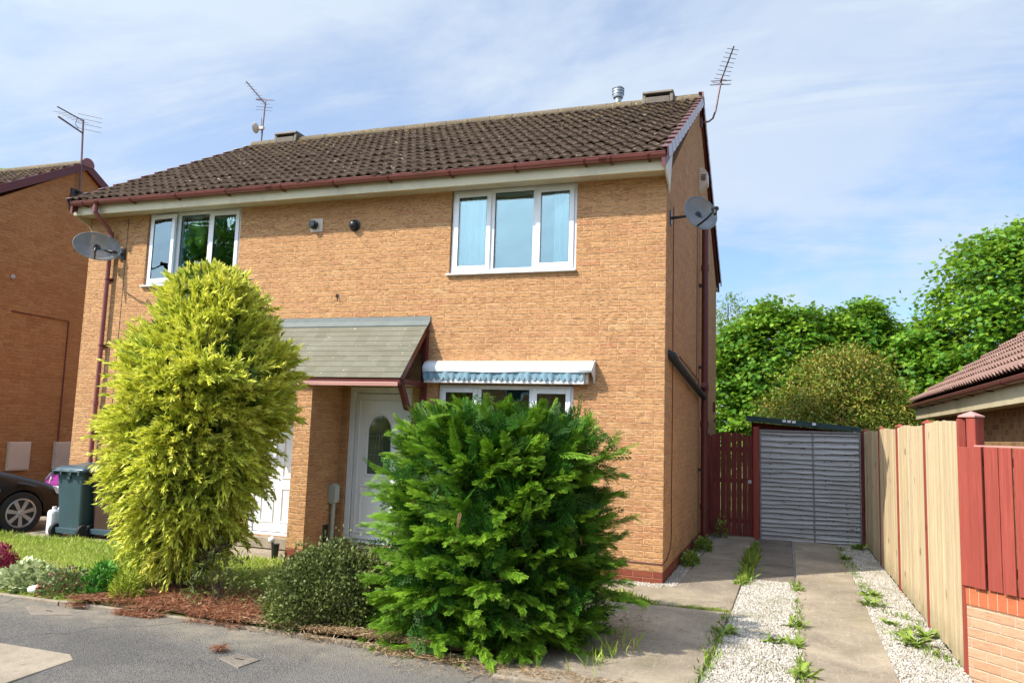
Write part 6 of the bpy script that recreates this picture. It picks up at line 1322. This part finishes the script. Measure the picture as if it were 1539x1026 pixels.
litter('dry_litter', 'straw-coloured dry clippings below the low shrub and cypress bush', [(-1.85, -3.60, .65, .13, 2400), (-2.6, -3.66, .5, .05, 500), (-1.3, -3.78, .45, .10, 1300), (-.3, -3.85, .7, .14, 1300), (-.6, -4.0, 1.0, .2, 300), (.0, -2.4, .25, .8, 500)], M['straw'], (.02, .07), .06)
# ================================================================== SKY, SUN, CAMERA
C = bpy.data.cameras.new('camera'); cam = bpy.data.objects.new('camera', C); COL.objects.link(cam)
C.sensor_fit = 'HORIZONTAL'; C.sensor_width = 36; C.lens = 1173.822 / 1539 * 36; C.clip_start = .05; C.clip_end = 3000
rgt = Vector((0.9449869, 0.32547237, 0.03267245)); upv_ = Vector((0.00667588, -0.11905149, 0.99286564)); fw_ = Vector((-0.32704004, 0.93802691, 0.11467491))
Mc = Matrix((rgt, upv_, -fw_)).transposed().to_4x4(); Mc.translation = Vector((1.33742117, -9.44250646, 1.72160368)); cam.matrix_world = Mc
SC.camera = cam
ts = Vector((-1.0, -1.0, 1.43)).normalized()
L = bpy.data.lights.new('sun', 'SUN'); L.energy = SUN_E; L.angle = math.radians(.53); L.color = (1, .93, .82)
so = bpy.data.objects.new('sun', L); COL.objects.link(so); so.rotation_euler = ts.to_track_quat('Z', 'Y').to_euler(); so.location = (-20, -20, 30)
w = bpy.data.worlds.new('World'); SC.world = w; w.use_nodes = True; nt = w.node_tree; nt.nodes.clear()
def N(ty, **k):
    nd = nt.nodes.new(ty)
    for a, v in k.items(): setattr(nd, a, v)
    return nd
sky = N('ShaderNodeTexSky', sky_type='NISHITA'); sky.sun_disc = False; sky.sun_elevation = math.asin(ts.z); sky.sun_rotation = math.atan2(ts.x, ts.y); sky.air_density = 1.0; sky.dust_density = 1.2; sky.ozone_density = 1.5
tc = N('ShaderNodeTexCoord'); sp_ = N('ShaderNodeSeparateXYZ'); nt.links.new(tc.outputs['Generated'], sp_.inputs[0])
def mth(op, a, b=0.0, cl=False):
    nd = N('ShaderNodeMath', operation=op, use_clamp=cl)
    for i, v in enumerate((a, b)):
        if isinstance(v, bpy.types.NodeSocket): nt.links.new(v, nd.inputs[i])
        else: nd.inputs[i].default_value = v
    return nd.outputs[0]
# project the view direction onto a cloud layer so the veils stretch towards the horizon
den = mth('ADD', mth('MAXIMUM', sp_.outputs[2], 0.0), .22)
cb = N('ShaderNodeCombineXYZ'); nt.links.new(mth('DIVIDE', sp_.outputs[0], den), cb.inputs[0]); nt.links.new(mth('DIVIDE', sp_.outputs[1], den), cb.inputs[1])
def nz(scale, det, rough, dist, sx=1, sy=1, off=0):
    mp = N('ShaderNodeMapping'); mp.inputs['Scale'].default_value = (sx, sy, 1); mp.inputs['Location'].default_value = (off, off * .7, 0); mp.inputs['Rotation'].default_value = (0, 0, .5); nt.links.new(cb.outputs[0], mp.inputs[0])
    n_ = N('ShaderNodeTexNoise'); n_.inputs['Scale'].default_value = scale; n_.inputs['Detail'].default_value = det; n_.inputs['Roughness'].default_value = rough; n_.inputs['Distortion'].default_value = dist; nt.links.new(mp.outputs[0], n_.inputs['Vector']); return n_.outputs['Fac']
def rmp(v, a, b, c=0.0, d=1.0):
    m = N('ShaderNodeMapRange', clamp=True, interpolation_type='SMOOTHSTEP'); nt.links.new(v, m.inputs[0])
    for i, q in enumerate((a, b, c, d)): m.inputs[i + 1].default_value = q
    return m.outputs[0]
veil = rmp(nz(.75, 7, .58, .6, 1, 1.5, 3.1), .40, .64, .0, .75)
wisp = rmp(nz(2.1, 9, .62, 1.1, .55, 1.9, 1.3), .48, .78, 0, .42)
# haze is thicker to the left (towards -x), thinner to the right
side = rmp(sp_.outputs[0], -.75, .35, .42, .0)
f = mth('ADD', mth('ADD', veil, wisp), side, True); f = mth('ADD', mth('MULTIPLY', f, .86), .12, True)
mix = N('ShaderNodeMix', data_type='RGBA'); nt.links.new(f, mix.inputs[0]); 
tnt = N('ShaderNodeMix', data_type='RGBA', blend_type='MULTIPLY'); tnt.inputs[0].default_value = 1; nt.links.new(sky.outputs[0], tnt.inputs[6]); tnt.inputs[7].default_value = SKY_TINT
nt.links.new(tnt.outputs[2], mix.inputs[6]); 
# forward-scattering haze: brighter towards the sun
dt = N('ShaderNodeVectorMath', operation='DOT_PRODUCT'); nt.links.new(tc.outputs['Generated'], dt.inputs[0]); dt.inputs[1].default_value = tuple(ts)
gl_ = mth('ADD', mth('MULTIPLY', mth('POWER', mth('MAXIMUM', dt.outputs['Value'], 0.0), 4.0), 4.5), 1.0)
hz_ = N('ShaderNodeMix', data_type='RGBA', blend_type='MULTIPLY'); hz_.inputs[0].default_value = 1; hz_.inputs[6].default_value = HAZE; nt.links.new(gl_, hz_.inputs[7]); nt.links.new(hz_.outputs[2], mix.inputs[7])
bg = N('ShaderNodeBackground'); bg.inputs[1].default_value = SKY_S; nt.links.new(mix.outputs[2], bg.inputs[0]); ow = N('ShaderNodeOutputWorld'); nt.links.new(bg.outputs[0], ow.inputs[0])
vs_ = SC.view_settings; vs_.view_transform = 'Standard'; vs_.look = 'None'; vs_.gamma = 1.0; vs_.use_curve_mapping = False; vs_.exposure = EXPO
SC.cycles.max_bounces = 8; SC.cycles.transparent_max_bounces = 24
